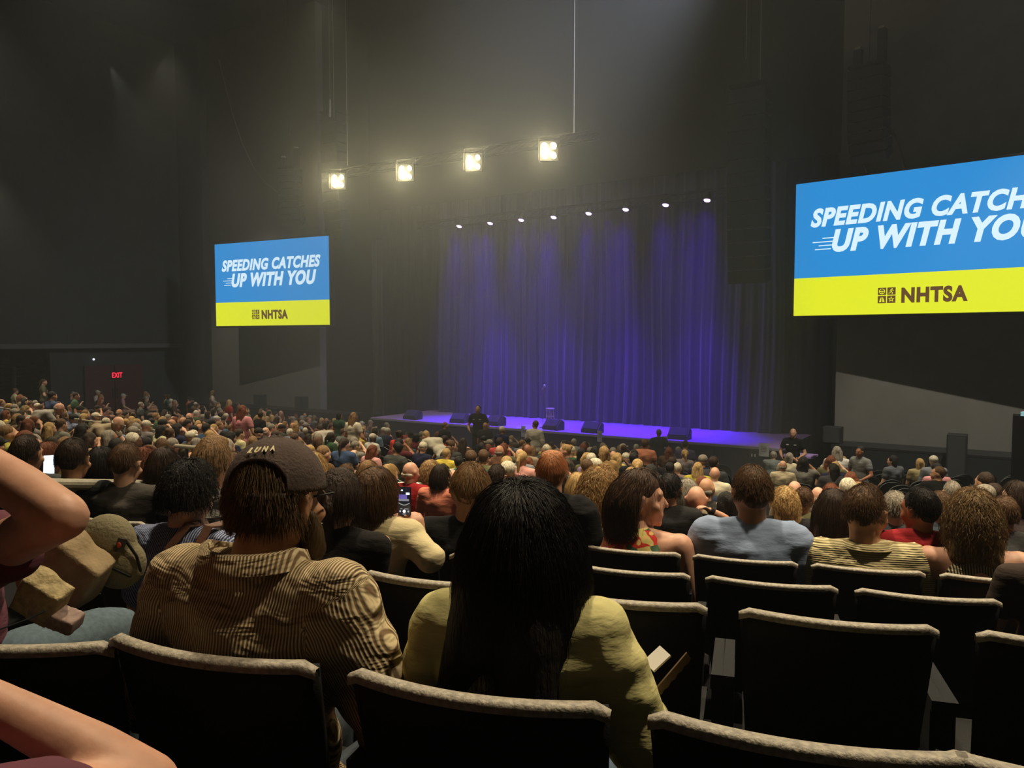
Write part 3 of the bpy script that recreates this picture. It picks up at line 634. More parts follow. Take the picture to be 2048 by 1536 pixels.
# ------------------------------------------------------------------ people
def head_prims(mb, hi=True):
    mb.ell((0, -.012, .014), (.075, .096, .104)); mb.ell((0, .03, -.035), (.060, .066, .082)); mb.ell((0, .036, -.078), (.046, .052, .042))
    mb.ell((0, .078, -.103), (.02, .018, .018), n=10, m=6)
    mb.cone((0, .088, .012), (0, .110, -.024), .009, .0135, 8, 2); mb.cone((-.034, .078, .03), (.034, .078, .03), .014, .014, 8, 2)
    mb.cone((-.02, .090, -.060), (.02, .090, -.060), .008, .008, 8, 2); mb.cone((-.017, .089, -.072), (.017, .089, -.072), .008, .008, 8, 2)
    for s in (-1, 1):
        mb.ell((s * .046, .066, -.03), (.022, .02, .022), n=10, m=6)
        if hi:
            pts = [(s * (.074 + .013 * math.sin(a)), -.004 - .019 * math.cos(a) * 1.0, -.012 + .034 * math.sin(a - 1.2)) for a in np.linspace(.2, 3.4, 8)]
            pts = [(s * .078, .010, -.002), (s * .086, .006, .020), (s * .092, -.008, .026), (s * .094, -.022, .014), (s * .090, -.020, -.010), (s * .083, -.006, -.036), (s * .077, .004, -.042)]
            for a, b in zip(pts[:-1], pts[1:]): mb.cone(a, b, .0055, .0055, 7, 2)
            mb.ell((s * .080, -.006, -.006), (.006, .017, .028), (0, 0, -s * .4), n=10, m=6)
        else:
            mb.ell((s * .082, -.008, -.01), (.010, .018, .030), (0, 0, -s * .4), n=8, m=6)
def hand_prims(mb, w_, d, n, side, curl=.5, sc=1.0):
    w_ = Vector(w_); d = Vector(d).normalized(); n = Vector(n); n = (n - d * n.dot(d)).normalized(); l = d.cross(n) * side
    for i, (o, L) in enumerate(((.030, .070), (.010, .078), (-.010, .072), (-.029, .058))):
        k = w_ + (d * .088 + l * o - d * abs(o) * .25) * sc; mb.cone(w_ + l * o * .5 * sc, k, .014 * sc, .0115 * sc, 8, 2)
        dd = d.copy(); p = k; ax = l * side if False else dd.cross(n)
        for j, f in enumerate((.45, .31, .24)):
            dd = (Matrix.Rotation(curl * (1.0 if j else .8), 3, ax) @ dd); q = p + dd * L * f * sc; mb.cone(p, q, (.0098 - .001 * j) * sc, (.009 - .001 * j) * sc, 8, 2); p = q
    a = w_ + (d * .025 + l * .026) * sc; b = a + (d * .6 + l * .75 + n * .35).normalized() * .040 * sc; c = b + (d * .85 + l * .25 + n * (.2 + .5 * curl)).normalized() * .034 * sc; e = c + (d * .9 + n * curl).normalized() * .026 * sc
    mb.cone(w_, a, .014 * sc, .014 * sc, 8, 2); mb.cone(a, b, .0135 * sc, .0115 * sc, 8, 2); mb.cone(b, c, .0112 * sc, .010 * sc, 8, 2); mb.cone(c, e, .010 * sc, .0085 * sc, 8, 2)
SIT = dict(headc=(0, .035, 1.19), neck=(0, -.012, 1.06), shL=(-.178, 0, 1.005), shR=(.178, 0, 1.005), elL=(-.245, .03, .73), elR=(.245, .03, .73), wrL=(-.14, .25, .62), wrR=(.14, .25, .62),
           hipL=(-.09, .06, .49), hipR=(.09, .06, .49), knL=(-.13, .48, .50), knR=(.13, .48, .50), anL=(-.13, .44, .09), anR=(.13, .44, .09), pel=(0, .03, .54), wai=(0, .0, .70), che=(0, -.005, .89), stand=False)
STAND = dict(headc=(0, .03, 1.63), neck=(0, -.012, 1.50), shL=(-.18, 0, 1.43), shR=(.18, 0, 1.43), elL=(-.25, -.01, 1.15), elR=(.25, -.01, 1.15), wrL=(-.25, .08, .90), wrR=(.25, .08, .90),
             hipL=(-.09, 0, .92), hipR=(.09, 0, .92), knL=(-.10, .02, .50), knR=(.10, .02, .50), anL=(-.11, 0, .08), anR=(.11, 0, .08), pel=(0, 0, .95), wai=(0, .0, 1.10), che=(0, -.005, 1.31), stand=True)
def V(a): return np.array(a, float)
def torso(mb, J, wd=1.0, inf=0.0, belly=0.0, sh=True):
    e = inf; c, w_, p = V(J['che']), V(J['wai']), V(J['pel']); up = c - w_; up /= np.linalg.norm(up)
    q = Vector((0, 0, 1)).rotation_difference(Vector(up)).to_euler()
    mb.ell(c, (.155 * wd + e, .105 + e + belly * .3, .185 + e), q, 24, 14); mb.ell(w_, (.142 * wd + e + belly * .4, .105 + e + belly, .165 + e), q, 24, 14); mb.ell(p, (.165 * wd + e, .125 + e, .115 + e), (0, 0, 0), 24, 14)
    sl, sr, n = V(J['shL']), V(J['shR']), V(J['neck'])
    cc = c + up * .085
    if not sh:
        for k in (-1, 1): mb.cone(n + V((k * .062, -.025, -.055)), c + V((k * .085, -.075, .06)), .026 + e, .04 + e, 12, 3); mb.cone(n + V((k * .062, -.0, -.055)), c + V((k * .085, .075, .04)), .026 + e, .04 + e, 12, 3); mb.cone(n + V((k * .062, -.025, -.055)), n + V((k * .062, .02, -.055)), .026 + e, .026 + e, 12, 3)
        return
    mb.cone(n + V((0, -.012, -.07)), c + V((0, -.035, .05)), .07 + e, .09 + e, 14, 3)
    for s in (sl, sr):
        mb.cone(s, cc * .65 + s * .35 - V((0, 0, .01)), .062 + e, .085 + e, 14, 3); mb.cone(s * .78 + n * .22 + V((0, 0, .005)), n - V((0, 0, .02)), .045 + e, .05 + e, 12, 3)
        mb.cone(s, c * .6 + s * .4, .06 + e, .10 + e, 14, 3)
def arms(mb, J, inf=0.0, frac=2.0, rs=1.0):
    for s in 'LR':
        a, b, c = V(J['sh' + s]), V(J['el' + s]), V(J['wr' + s])
        f = min(1, frac)
        mb.cone(a, a + (b - a) * f, (.056) * rs + inf, (.056 + (.042 - .056) * f) * rs + inf * 1.2, 14, 3 if frac > 1 else 1)
        if frac > 1:
            g = min(1, frac - 1); m = b + (c - b) * .3
            if g > .3: mb.cone(b, m, .043 * rs + inf, .044 * rs + inf, 14, 3); mb.cone(m, b + (c - b) * g, .044 * rs + inf, (.044 + (.028 - .044) * (g - .3) / .7) * rs + inf, 14, 1)
            else: mb.cone(b, b + (c - b) * g, .043 * rs + inf, .044 * rs + inf, 14, 1)
def legs(mb, J, inf=0.0):
    for s in 'LR':
        a, b, c = V(J['hip' + s]), V(J['kn' + s]), V(J['an' + s])
        mb.cone(a, b, .088 + inf, .062 + inf, 14, 3); m = b + (c - b) * .3; mb.cone(b, m, .058 + inf, .060 + inf, 12, 2); mb.cone(m, c, .060 + inf, .040 + inf, 12, 2)
def shoes(mb, J):
    for s in 'LR':
        c = V(J['an' + s]); c[2] = .05; mb.cone(c + V((0, -.03, 0)), c + V((0, .14, -.01)), .045, .038, 12, 3)
def headM(J, h):
    return Matrix.Translation(J['headc']) @ Matrix.Rotation(R(h[0]), 4, 'Z') @ Matrix.Rotation(R(-h[1]), 4, 'X') @ Matrix.Rotation(R(h[2]), 4, 'Y')
def body_mesh(J, h, vox, wd=1, hands=('lap', 'lap'), hi=True, neckr=.052, rs=1.0, hc=.55):
    mb = MB(); hp = MB(); head_prims(hp, hi); hp.xf(headM(J, h)); mb.v += hp.v; mb.f += [tuple(i + mb.n for i in f) for f in hp.f]; mb.n += hp.n
    Mh = headM(J, h); n = V(J['neck']); base = V(Mh @ Vector((0, -.022, -.045)))
    mb.cone(n - V((0, 0, .06)), base, neckr * 1.08, neckr * .97, 16, 3)
    torso(mb, J, wd, -.006); arms(mb, J, rs=rs); legs(mb, J, -.004)
    for s, sd in (('L', -1), ('R', 1)):
        hd = hands[0 if s == 'L' else 1]
        w_, e = Vector(J['wr' + s]), Vector(J['el' + s]); d = (w_ - e).normalized()
        if hd == 'lap': hand_prims(mb, w_, d, Vector((0, 0, -1)) if not J['stand'] else Vector((-sd, 0, 0)), sd if not J['stand'] else sd, hc)
        elif hd: hand_prims(mb, w_, hd[0], hd[1], sd * hd[3] if len(hd) > 3 else sd, hd[2])
    return fuse(mb, vox, 5 if vox < .012 else 3, .5, 'body', SKIN)
def shirt_mesh(J, vox, wd=1, inf=.013, frac=.5, belly=0, m=CLOTH, seed=1, wrinkle=.006, rs=1.0, strap=False, hem=0):
    mb = MB(); torso(mb, J, wd, inf, belly, frac > .03)
    if frac > 0: arms(mb, J, inf + .004, frac, rs)
    me = fuse(mb, vox, 6, .5, 'shirt', m); p = co(me); n = nrm(me)
    if wrinkle: p = p + n * (wrinkle * snoise(p, (9, 9, 26), seed) + wrinkle * .6 * snoise(p, (22, 22, 48), seed + 5))[:, None]
    uv = p.copy()
    for s in 'LR':                                             # stripes run along the sleeves
        a, b = V(J['sh' + s]), V(J['el' + s]); ax = (b - a) / np.linalg.norm(b - a); r_ = p - a; t = r_ @ ax; side = np.cross(ax, (0, 1, 0)); side /= np.linalg.norm(side) or 1
        sel = (np.abs(p[:, 0]) > abs(a[0]) * .93) & (t > -.02)
        uv[sel, 0] = (r_ @ side)[sel] + a[0]
    at = me.attributes.new('cloth_uv', 'FLOAT_VECTOR', 'POINT'); at.data.foreach_set('vector', uv.astype(np.float32).ravel())
    setco(me, p); return me
def trouser_mesh(J, vox, m=DENIM):
    mb = MB(); legs(mb, J, .012); p = V(J['pel']); mb.ell(p, (.178, .138, .115), n=20, m=12)
    for s in 'LR': mb.cone(p, V(J['hip' + s]), .1, .1)
    return fuse(mb, vox, 4, .5, 'trousers', m)
def hair_shell(style, vox=.0125, amp=.004, L=.3, seed=1, extra=None, vol=1.0):
    mb = MB(); v = vol
    def cap_():
        mb.ell((0, -.022, .034), (.0825 * v, .096 * v, .095 * v)); mb.ell((0, -.052, -.018), (.062 * v, .053 * v, .052 * v))
    if style == 'short': cap_()
    elif style == 'crop': mb.ell((0, -.024, .032), (.0785, .092, .091)); mb.ell((0, -.05, -.014), (.060, .050, .050))
    elif style == 'nape': mb.ell((0, -.020, .018), (.0785, .093, .094)); mb.ell((0, -.048, -.026), (.062, .050, .054))
    elif style == 'flat': cap_(); mb.ell((0, .0, .105), (.066, .08, .035))
    elif style == 'fringe': mb.ell((0, -.045, -.022), (.080, .068, .042))
    elif style == 'bob':
        cap_(); mb.cone((-.035, -.04, .0), (-.045, -.045, -.10), .062 * v, .050 * v); mb.cone((.035, -.04, .0), (.045, -.045, -.10), .062 * v, .050 * v)
    elif style == 'long':
        cap_()
        for x in (-.045, 0, .045): mb.cone((x, -.045, .0), (x * 1.25, -.065, -.13), .060 * v, .056 * v); mb.cone((x * 1.25, -.065, -.13), (x * 1.5, -.085, -.13 - L), .056 * v, .028 * v)
        for x in (-1, 1): mb.cone((x * .06, -.0, -.01), (x * .075, -.01, -.13), .03, .026)
    elif style == 'mane':
        mb.ell((0, -.022, .036), (.083, .098, .094)); mb.ell((0, -.052, -.018), (.066, .056, .058))
        for x in (-.045, 0, .045): mb.cone((x, -.055, .0), (x * 1.1, -.075, -.13), .055, .054); mb.cone((x * 1.1, -.075, -.13), (x * 1.3, -.085, -.13 - L), .054, .03)
    elif style == 'curly':
        cap_(); g = random.Random(seed)
        for _ in range(90):
            a, b = g.uniform(-2.6, -.5), g.uniform(-.9, 1.4); r_ = .095 * v
            x, y, z = math.cos(a) * math.cos(b), math.sin(a) * math.cos(b), math.sin(b)
            mb.ell((x * r_, y * r_ - .02, z * r_ + .0 - (L if g.random() < .45 else 0) * g.random()), (.02, .02, .024), n=8, m=6)
        if L > .05:
            for x in (-.045, 0, .045): mb.cone((x, -.045, 0), (x * 1.4, -.07, -.08 - L * .6), .06 * v, .05 * v)
    elif style == 'bun': cap_(); mb.ell((0, -.105, .075), (.042, .038, .04))
    elif style == 'pony': cap_(); mb.cone((0, -.1, .05), (0, -.135, -.02), .026, .032); mb.cone((0, -.135, -.02), (0, -.11, -.02 - L), .032, .014)
    elif style == 'cap':
        mb.ell((0, -.012, .045), (.088, .106, .088)); mb.ell((0, .10, .045), (.07, .07, .012), (.25, 0, 0))
    elif style == 'capback': mb.ell((0, -.012, .045), (.088, .106, .088)); mb.ell((0, -.11, .03), (.065, .06, .012), (-.3, 0, 0))
    if extra:
        for a, b, ra, rb_ in extra: mb.cone(a, b, ra, rb_, 14, 3)
    me = fuse(mb, vox, 3, .5, 'hair', HAIR); p = co(me); n = nrm(me)
    if style not in ('cap', 'capback'):
        k = 10 if style == 'curly' else 1
        p = p + n * (amp * snoise(p, (70, 70, 8 * k), seed) + amp * snoise(p, (25, 25, 6 * k), seed + 3))[:, None]
    setco(me, p); return me
def strands(n, L, M, seed=1, rad=.0007, spread=.004, wave=0.0, wfreq=30, el0=-.35, elmax=9, part=.0, lift=.004, steps=14, vol=1.0, body=None, minL=.5, comb=None, tip=.3, front=.86, pull=None):
    'hair curves in local person space; M is the head matrix'
    g = np.random.default_rng(seed); e = V((.079 * vol, .098 * vol, .106 * vol)); c = V((0, -.014, .018))
    d = g.normal(size=(n * 4, 3)); d /= np.linalg.norm(d, axis=1)[:, None]
    keep = (d[:, 2] > el0 + .0 * d[:, 1]) & ((d[:, 1] < .15) | (d[:, 2] > front)) & ((np.abs(d[:, 0]) < .97) | (d[:, 2] > .1)) & (d[:, 2] < elmax)
    d = d[keep][:n]; n = len(d); p = c + d * e; pts = [p.copy()]
    Rm = np.array(M.to_3x3()); gl = Rm.T @ V((0, 0, -1)); ln = L * g.uniform(minL, 1, n); st = (ln / steps)[:, None]
    whorl = V((0, -.25, .97)); ph = g.uniform(0, 6.28, n); cl = g.integers(0, max(4, n // 30), n); ph = np.where(g.random(n) < .7, cl * 1.7, ph)
    vdir = None
    for i in range(steps):
        q = (p - c) / e; rr = np.linalg.norm(q, axis=1)[:, None]; nn = (q / rr) / e; nn /= np.linalg.norm(nn, axis=1)[:, None]
        away = q / rr - whorl * ((q / rr) @ whorl)[:, None]; away /= np.linalg.norm(away, axis=1)[:, None] + 1e-6
        near = np.clip(1.6 - rr, 0, 1)
        t = gl + away * near * 1.2 + (V(comb) * near if comb is not None else 0) + (V(pull)[None, :] if pull is not None else 0)
        t = t - nn * np.minimum(0, (t * nn).sum(1))[:, None] * (rr < 1.25)
        t = t + g.normal(size=(n, 3)) * spread * 18 + (nn * lift * 20 * near)
        if wave: t = t + wave * np.stack([np.sin(ph + i * wfreq * L / steps), np.cos(ph * 1.3 + i * wfreq * L / steps), 0 * ph], 1)
        t /= np.linalg.norm(t, axis=1)[:, None]; p = p + t * st
        q = (p - c) / e; rr = np.linalg.norm(q, axis=1)[:, None]; k = 1.02 + .015 * (cl % 5)[:, None] + lift * 4
        p = np.where(rr < k, c + q / rr * k * e, p)
        if body is not None:
            lp = p @ Rm.T + np.array(M.translation); bc, br = body; q2 = (lp - bc) / br; r2 = np.linalg.norm(q2, axis=1)[:, None]
            lp = np.where(r2 < 1, bc + q2 / r2 * br, lp); p = (lp - np.array(M.translation)) @ Rm
        pts.append(p.copy())
    P = np.stack(pts, 1) @ Rm.T + np.array(M.translation)
    hc = bpy.data.hair_curves.new('hair'); hc.add_curves([steps + 1] * n)
    hc.attributes['position'].data.foreach_set('vector', P.astype(np.float32).ravel())
    ra = hc.attributes.new('radius', 'FLOAT', 'POINT') if 'radius' not in hc.attributes else hc.attributes['radius']
    rr = np.tile(np.linspace(1, tip, steps + 1), n) * rad; ra.data.foreach_set('value', rr.astype(np.float32))
    hc.materials.append(STRAND); return hc
def collar_mesh(J, r=.068, h=.045, m=CLOTH, open_=.0, fold=.012, vox=None):
    n = V(J['neck']); mb = MB()
    def fn(u, v):
        a = 2 * math.pi * u + math.pi / 2; t = [0, .5, 1, 1, .5][int(v * 4 + .5)]; o = [0, .0, .004, .016, .026][int(v * 4 + .5)]
        rr = r + o + .006 * math.sin(a) ; z = n[2] - .035 + h * t - .035 * max(0, math.sin(a)) + .012
        return (n[0] + rr * 1.05 * math.cos(a), n[1] + rr * math.sin(a) * .95, z)
    mb.grid(fn, 40, 4, wrap=True); me = mb.mesh('collar', m)
    at = me.attributes.new('cloth_uv', 'FLOAT_VECTOR', 'POINT'); at.data.foreach_set('vector', co(me).astype(np.float32).ravel()); return me
TAKEN = []
SK = dict(fair=srgb(216, 170, 140), tan=srgb(190, 142, 110), pink=srgb(206, 156, 130), brown=srgb(150, 100, 72), dark=srgb(92, 62, 48))
HC = dict(black=srgb(26, 22, 20), darkbrown=srgb(50, 36, 26), brown=srgb(88, 64, 42), light=srgb(128, 98, 64), blonde=srgb(178, 146, 94), auburn=srgb(104, 56, 32), grey=srgb(140, 132, 118), white=srgb(205, 196, 172), sandy=srgb(150, 120, 78))
def place(px, pytop, d, J, h, rz_off, smin=.86, smax=1.16):
    top = W(px, pytop, d); r0 = face_yaw(top) + R(rz_off); fz = floor_at(top)
    ht = J['headc'][2] + .118; s = (top.z - fz) / ht; s = max(smin, min(smax, s))
    Rz = Matrix.Rotation(r0, 3, 'Z'); off = Rz @ (Vector((J['headc'][0], J['headc'][1] - .01, 0)) * s)
    return Vector((top.x - off.x, top.y - off.y, top.z - ht * s)), r0, s
def hero(px, pytop, d, label, J=None, head=(0, 0, 0), rz=0, skin='tan', hair=('short', 'brown'), hairkw=None, strand=None, top=None, topm=None, sleeve=.55, vox=.012, wd=1.0, belly=0, hands=('lap', 'lap'),
         trousers=srgb(40, 42, 50), world=None, collar=None, wrinkle=.006, inf=.013, scale=None, seed=1, topname='shirt', legs_=True, neckr=.052, rs=1.0):
    J0 = dict(STAND if (J and J.get('stand')) else SIT); J0.update(J or {}); J = J0
    loc, r0, s = place(px, pytop, d, J, head, rz) if scale is None else place(px, pytop, d, J, head, rz, scale, scale)
    M = Matrix.Translation(loc) @ Matrix.Rotation(r0, 4, 'Z') @ Matrix.Diagonal((s, s, s, 1)); Mi = M.inverted()
    for k, v in (world or {}).items(): J[k] = tuple(Mi @ v)
    sk = SK[skin] if isinstance(skin, str) else skin
    bo = link('person', body_mesh(J, head, vox, wd, hands, True, neckr, rs), color=sk); bo.matrix_world = M; bo.location = loc; bo.rotation_euler = (0, 0, r0); bo.scale = (s, s, s)
    tag(bo, label, 'person'); TAKEN.append((loc.x, loc.y))
    if top is not None or topm is not None:
        o = link(topname, shirt_mesh(J, vox, wd, inf, sleeve, belly, topm or CLOTH, seed, wrinkle, rs), bo, color=top or (1, 1, 1, 1))
        if collar: link('collar', collar_mesh(J, collar, .05 if collar < .08 else .075, topm or CLOTH), o, color=top or (1, 1, 1, 1))
    if legs_:
        link('trousers', trouser_mesh(J, .028), bo, color=trousers)
        m_ = MB(); shoes(m_, J); obj('shoes', m_, mat('shoe', (.03, .03, .03, 1)), bo, smooth=True)
    Mh = headM(J, head)
    if hair:
        hcol = HC[hair[1]] if isinstance(hair[1], str) else hair[1]
        o = link('hair', hair_shell(hair[0], seed=seed, **(hairkw or {})), bo, color=hcol); o.matrix_local = Mh
        if strand:
            kw = dict(strand); n = kw.pop('n'); L = kw.pop('L'); q = link('hair_strands', strands(n, L, Mh, seed=seed, **kw), o, color=hcol)
            q.matrix_parent_inverse = Mh.inverted()
    return bo, J, M
#@@HEROES
# ------------------------------------------------------------------ nearest people
def wl(*a): return {k: v for k, v in a}
# man in the cap
CAPJ = dict(headc=(0.02, .05, 1.19), elL=(-.27, .0, .75), elR=(.29, .03, .75), wrL=(-.15, .25, .65), wrR=(.18, .27, .66))
b1, J1, M1 = hero(550, 888, 1.64, 'bearded man in dark cap and cream corduroy shirt, seen from behind at left centre', CAPJ, (-10, 6, 0), skin='tan', scale=1.04, hair=('nape', srgb(104, 82, 54)), hairkw=dict(vox=.006, amp=.0015),
    strand=dict(n=4200, L=.032, rad=.0006, lift=.000, el0=-.62, elmax=.62, front=2), topm=CORD, sleeve=2, vox=.0085, wd=1.16, collar=.086, wrinkle=.008, inf=.018, neckr=.062, rs=1.2, seed=3, trousers=srgb(60, 66, 72))
Mh = headM(J1, (-10, 6, 0))
CAPM = mat('washed_cap_cotton', srgb(78, 64, 58), rough=.95, var=.15, vscale=25, bump=.35, bscale=160)
def dome(az, el, off=0):
    a, b, c = .090 + off, .110 + off, .096 + off
    return (a * math.cos(el) * math.sin(az), -.010 + b * -math.cos(el) * math.cos(az), .030 + c * math.sin(el) * 1.02)
def capfn(u, v):
    az = (u * 2 - 1) * math.pi; k = az - R(24); q = R(4)
    if abs(k) < R(38): q = R(4) + R(31) * math.sqrt(max(0, 1 - (k / R(38)) ** 2))
    el = q + (math.pi / 2 - q) * v; p = dome(az, el)
    seam = .0012 * (math.cos(az * 6) > .985)
    return (p[0], p[1], p[2] + seam - .012 * (1 - v) ** 3 * (abs(k) > R(38)))
m_ = MB(); m_.grid(capfn, 144, 18); cp = obj('cap', m_, CAPM, smooth=True); tag(cp, 'faded dark baseball cap with LUNA stitched above its rear opening', 'cap')
cp.matrix_world = M1 @ Mh; sm = cp.modifiers.new('s', 'SOLIDIFY'); sm.thickness = .003; sm.offset = 1
m_ = MB(); q = [dome(R(-6 + a), R(5 + 0 * a), .001) for a in range(-38, 39, 4)]
m_.grid(lambda u, v: tuple(np.array(dome(R(-14 + 76 * u), R(-6 + 9 * v), .0015 if v < .5 else .0015)) - V((0, 0, .010))), 24, 1); o = obj('strap', m_, CAPM, cp, smooth=True); sm = o.modifiers.new('s', 'SOLIDIFY'); sm.thickness = .003
m_ = MB(); m_.ell(dome(0, R(90), .002), (.009, .009, .004), n=12, m=6); obj('button', m_, CAPM, cp, smooth=True)
m_ = MB(); m_.grid(lambda u, v: ((u - .5) * .15, .085 + .075 * v * math.sqrt(max(0, 1 - (2 * u - 1) ** 2)) + .02 * math.sqrt(max(0, 1 - (2 * u - 1) ** 2)), .036 - .02 * v - .03 * (2 * u - 1) ** 2), 16, 6); o = obj('brim', m_, CAPM, cp, smooth=True); o.rotation_euler = (0, 0, R(24)); sm = o.modifiers.new('s', 'SOLIDIFY'); sm.thickness = .004
YARN = mat('cream_thread', srgb(226, 214, 170), rough=.9)
for ch, az0, w_, rot in (('L', -40, 7, .16), ('U', -29, 7.5, .1), ('N', -17, 7.5, .04), ('A', -5, 7.5, .0)):
    me = text_mesh(ch, (-.5, 0, .5, 1), 0, .045, .02, m=YARN); p = co(me); az = az0 + 46; el0 = 46 + (az0 + 37) * .14
    out = []
    for x, y, z in p:
        xx, zz = x * math.cos(rot * .6) - (z - .5) * math.sin(rot * .6) * .8, (z - .5) * math.cos(rot * .6) + x * math.sin(rot * .6)
        out.append(dome(R(az + xx * w_), R(el0 + zz * 8.5), .0068 + (-y) * .05))
    setco(me, np.array(out)); link('lettering', me, cp)
# beard and glasses temple
m_ = MB(); m_.ell((0, .055, -.085), (.062, .055, .05)); m_.ell((0, .075, -.13), (.045, .035, .06)); m_.cone((.068, .02, -.03), (.055, .05, -.10), .016, .03); m_.cone((-.068, .02, -.03), (-.055, .05, -.10), .016, .03)
o = link('beard', fuse(m_, .007, 2, m=HAIR), b1, color=srgb(74, 58, 38)); o.matrix_local = Mh; a_ = co(o.data); setco(o.data, a_ + nrm(o.data) * (.004 * snoise(a_, (60, 60, 30), 4))[:, None])
m_ = MB(); m_.tube([(.083, -.012, .012), (.078, .08, .016)], .0022, 6); m_.tube([(.045, .1, .016), (.078, .08, .016)], .0022, 6); o = obj('glasses', m_, BLACKM, b1); o.matrix_local = Mh
# woman with long black hair
WJ = dict(headc=(0, .03, 1.185), elL=(-.24, .02, .77), elR=(.27, .05, .77), wrL=(-.13, .27, .68), wrR=(.22, .33, .73), shL=(-.17, 0, 1.02), shR=(.17, 0, 1.02))
b2, J2, M2 = hero(1045, 1000, 1.50, 'woman with very long black hair and pale yellow shirt, seen from behind at centre', WJ, (6, 8, -5), skin='tan', hair=('long', srgb(26, 22, 20)),
    hairkw=dict(vox=.009, L=.08, vol=1.22, amp=.003, extra=[((-.03, -.07, -.03), (-.085, -.085, -.17), .10, .08), ((-.085, -.085, -.17), (-.17, -.06, -.29), .08, .035), ((-.17, -.06, -.29), (-.235, -.03, -.36), .035, .012), ((0, -.06, 0), (.015, -.10, -.17), .11, .085), ((.015, -.10, -.17), (-.0, -.12, -.40), .08, .055), ((.06, -.04, 0), (.08, -.07, -.13), .062, .05), ((.08, -.07, -.13), (.05, -.10, -.25), .05, .02)]),
    strand=dict(n=6500, L=.34, rad=.0006, lift=.010, vol=1.26, steps=20, el0=-.3, spread=.006, minL=.6), top=srgb(206, 198, 138), sleeve=1.6, vox=.0085, wd=1.0, inf=.022, wrinkle=.010, collar=.074, seed=6, rs=1.05, topname='blouse', trousers=srgb(120, 140, 165))
# person at far left with hands behind the head
b3, J3, M3 = hero(-110, 905, 1.74, 'person at left edge in mauve top with raised bent arm and grey jeans', dict(wd=1), (0, 0, 0), rz=-6, skin='pink', hair=('short', 'darkbrown'), top=srgb(104, 62, 74), sleeve=.5, vox=.008, inf=.016, wd=1.12, seed=8, rs=1.02,
    world={'elR': W(126, 1034, 1.25), 'wrR': W(-150, 850, 1.42), 'shR': W(-80, 1135, 1.52), 'knR': W(225, 1262, 1.9), 'hipR': W(40, 1335, 1.72)}, hands=('lap', ((-.6, -.2, .5), (-.5, .5, 0), .5)), trousers=srgb(96, 112, 122))
# neighbour in the camera's own row, only the folded arm in view
b4, J4, M4 = hero(-330, 1080, .80, 'person at bottom left corner in mauve sleeve, folded bare arm only in view', {}, (0, 0, 0), rz=0, skin='pink', hair=('short', 'brown'), top=srgb(104, 62, 74), sleeve=.55, vox=.008, inf=.014, seed=9, rs=.95,
    world={'shR': W(-190, 1690, .80), 'elR': W(300, 1568, 1.02), 'wrR': W(-90, 1368, .98)}, hands=('lap', ((-1, .2, .35), (-.2, .6, .4), .5)))
# ------------------------------------------------------------------ second to fourth rows
ST = dict(n=2600, L=.028, rad=.0008, lift=.001)
def H(*a, **k): return hero(*a, **k)
bs, _, _ = H(373, 928, 2.5, 'woman with short tousled black hair and blue striped top with brown strap', {}, (14, 12, 4), skin='pink', hair=('short', 'black'), hairkw=dict(vol=1.04, amp=.006), strand=dict(n=3200, L=.075, rad=.0009, lift=.014, spread=.02), topm=BLUESTR, sleeve=.7, wd=1.02, inf=.016, seed=11, wrinkle=.009, topname='blouse')
LEATH = mat('brown_leather', srgb(96, 62, 44), rough=.6, bump=.2)
def ribbon(pts, wd, parent, name='shoulder_strap'):
    m_ = MB(); P = [Vector(p) for p in pts]
    v = []; f = []
    for i, p in enumerate(P):
        t = (P[min(i + 1, len(P) - 1)] - P[max(i - 1, 0)]).normalized(); s_ = t.cross(Vector((0, -1, .25))).normalized() * wd / 2; v += [tuple(p - s_), tuple(p + s_)]
    f = [(2 * i, 2 * i + 1, 2 * i + 3, 2 * i + 2) for i in range(len(P) - 1)]
    m_.add(v, f); o = obj(name, m_, LEATH, parent); q = o.modifiers.new('s', 'SOLIDIFY'); q.thickness = .006; q.offset = 0; return o
ribbon([(.085, .03, 1.10), (.07, -.055, 1.108), (.045, -.125, 1.035), (.01, -.160, .955), (-.03, -.170, .87), (-.06, -.165, .78)], .03, bs)
ribbon([(.155, .04, 1.10), (.15, -.045, 1.108), (.145, -.12, 1.015), (.14, -.145, .9), (.13, -.145, .8)], .035, bs)
H(424, 880, 3.15, 'man with swept-back light brown hair and grey plaid shirt left of the cap', {}, (8, 6, 0), rz=10, skin='pink', hair=('flat', 'light'), hairkw=dict(amp=.003), strand=dict(n=3200, L=.035, rad=.0008, lift=.003, comb=(0, -.9, .2)), topm=PLAID, sleeve=1.4, seed=12, collar=.07)
SITL = dict(elL=(-.24, .04, .75), wrL=(-.05, .20, .80))
b6, J6, M6 = H(678, 943, 2.75, 'woman with dark hair in low ponytail holding a can, right of the cap', {}, (10, 4, 0), skin='pink', hair=('pony', 'darkbrown'), hairkw=dict(L=.22, vol=1.08), strand=dict(n=3000, L=.12, rad=.0008, lift=.003, comb=(0, -.8, 0)), top=srgb(26, 24, 24), sleeve=1.3, seed=13,
    world={'elR': W(735, 1190, 2.72), 'wrR': W(742, 1120, 2.86)}, hands=('lap', ((.25, .35, .75), (.1, .9, .1), .75)), topname='sweater')
m_ = MB(); p = W(757, 1107, 2.95); m_.lathe([(0, 0), (.028, .0), (.033, .01), (.033, .10), (.026, .118), (.027, .122), (.024, .119), (0, .117)], (0, 0, -.06), 24)
cn = tag(obj('drink_can', m_, mat('can_metal', (.62, .56, .42, 1), rough=.3, metal=.8), loc=p, smooth='auto'), 'gold-rimmed drink can held by the ponytail woman above a chair back', 'can')
m_ = MB(); m_.lathe([(.0335, -.04), (.0335, .03)], n=24); obj('can_label', m_, mat('can_label', (.5, .48, .42, 1), rough=.4), cn, smooth=True)
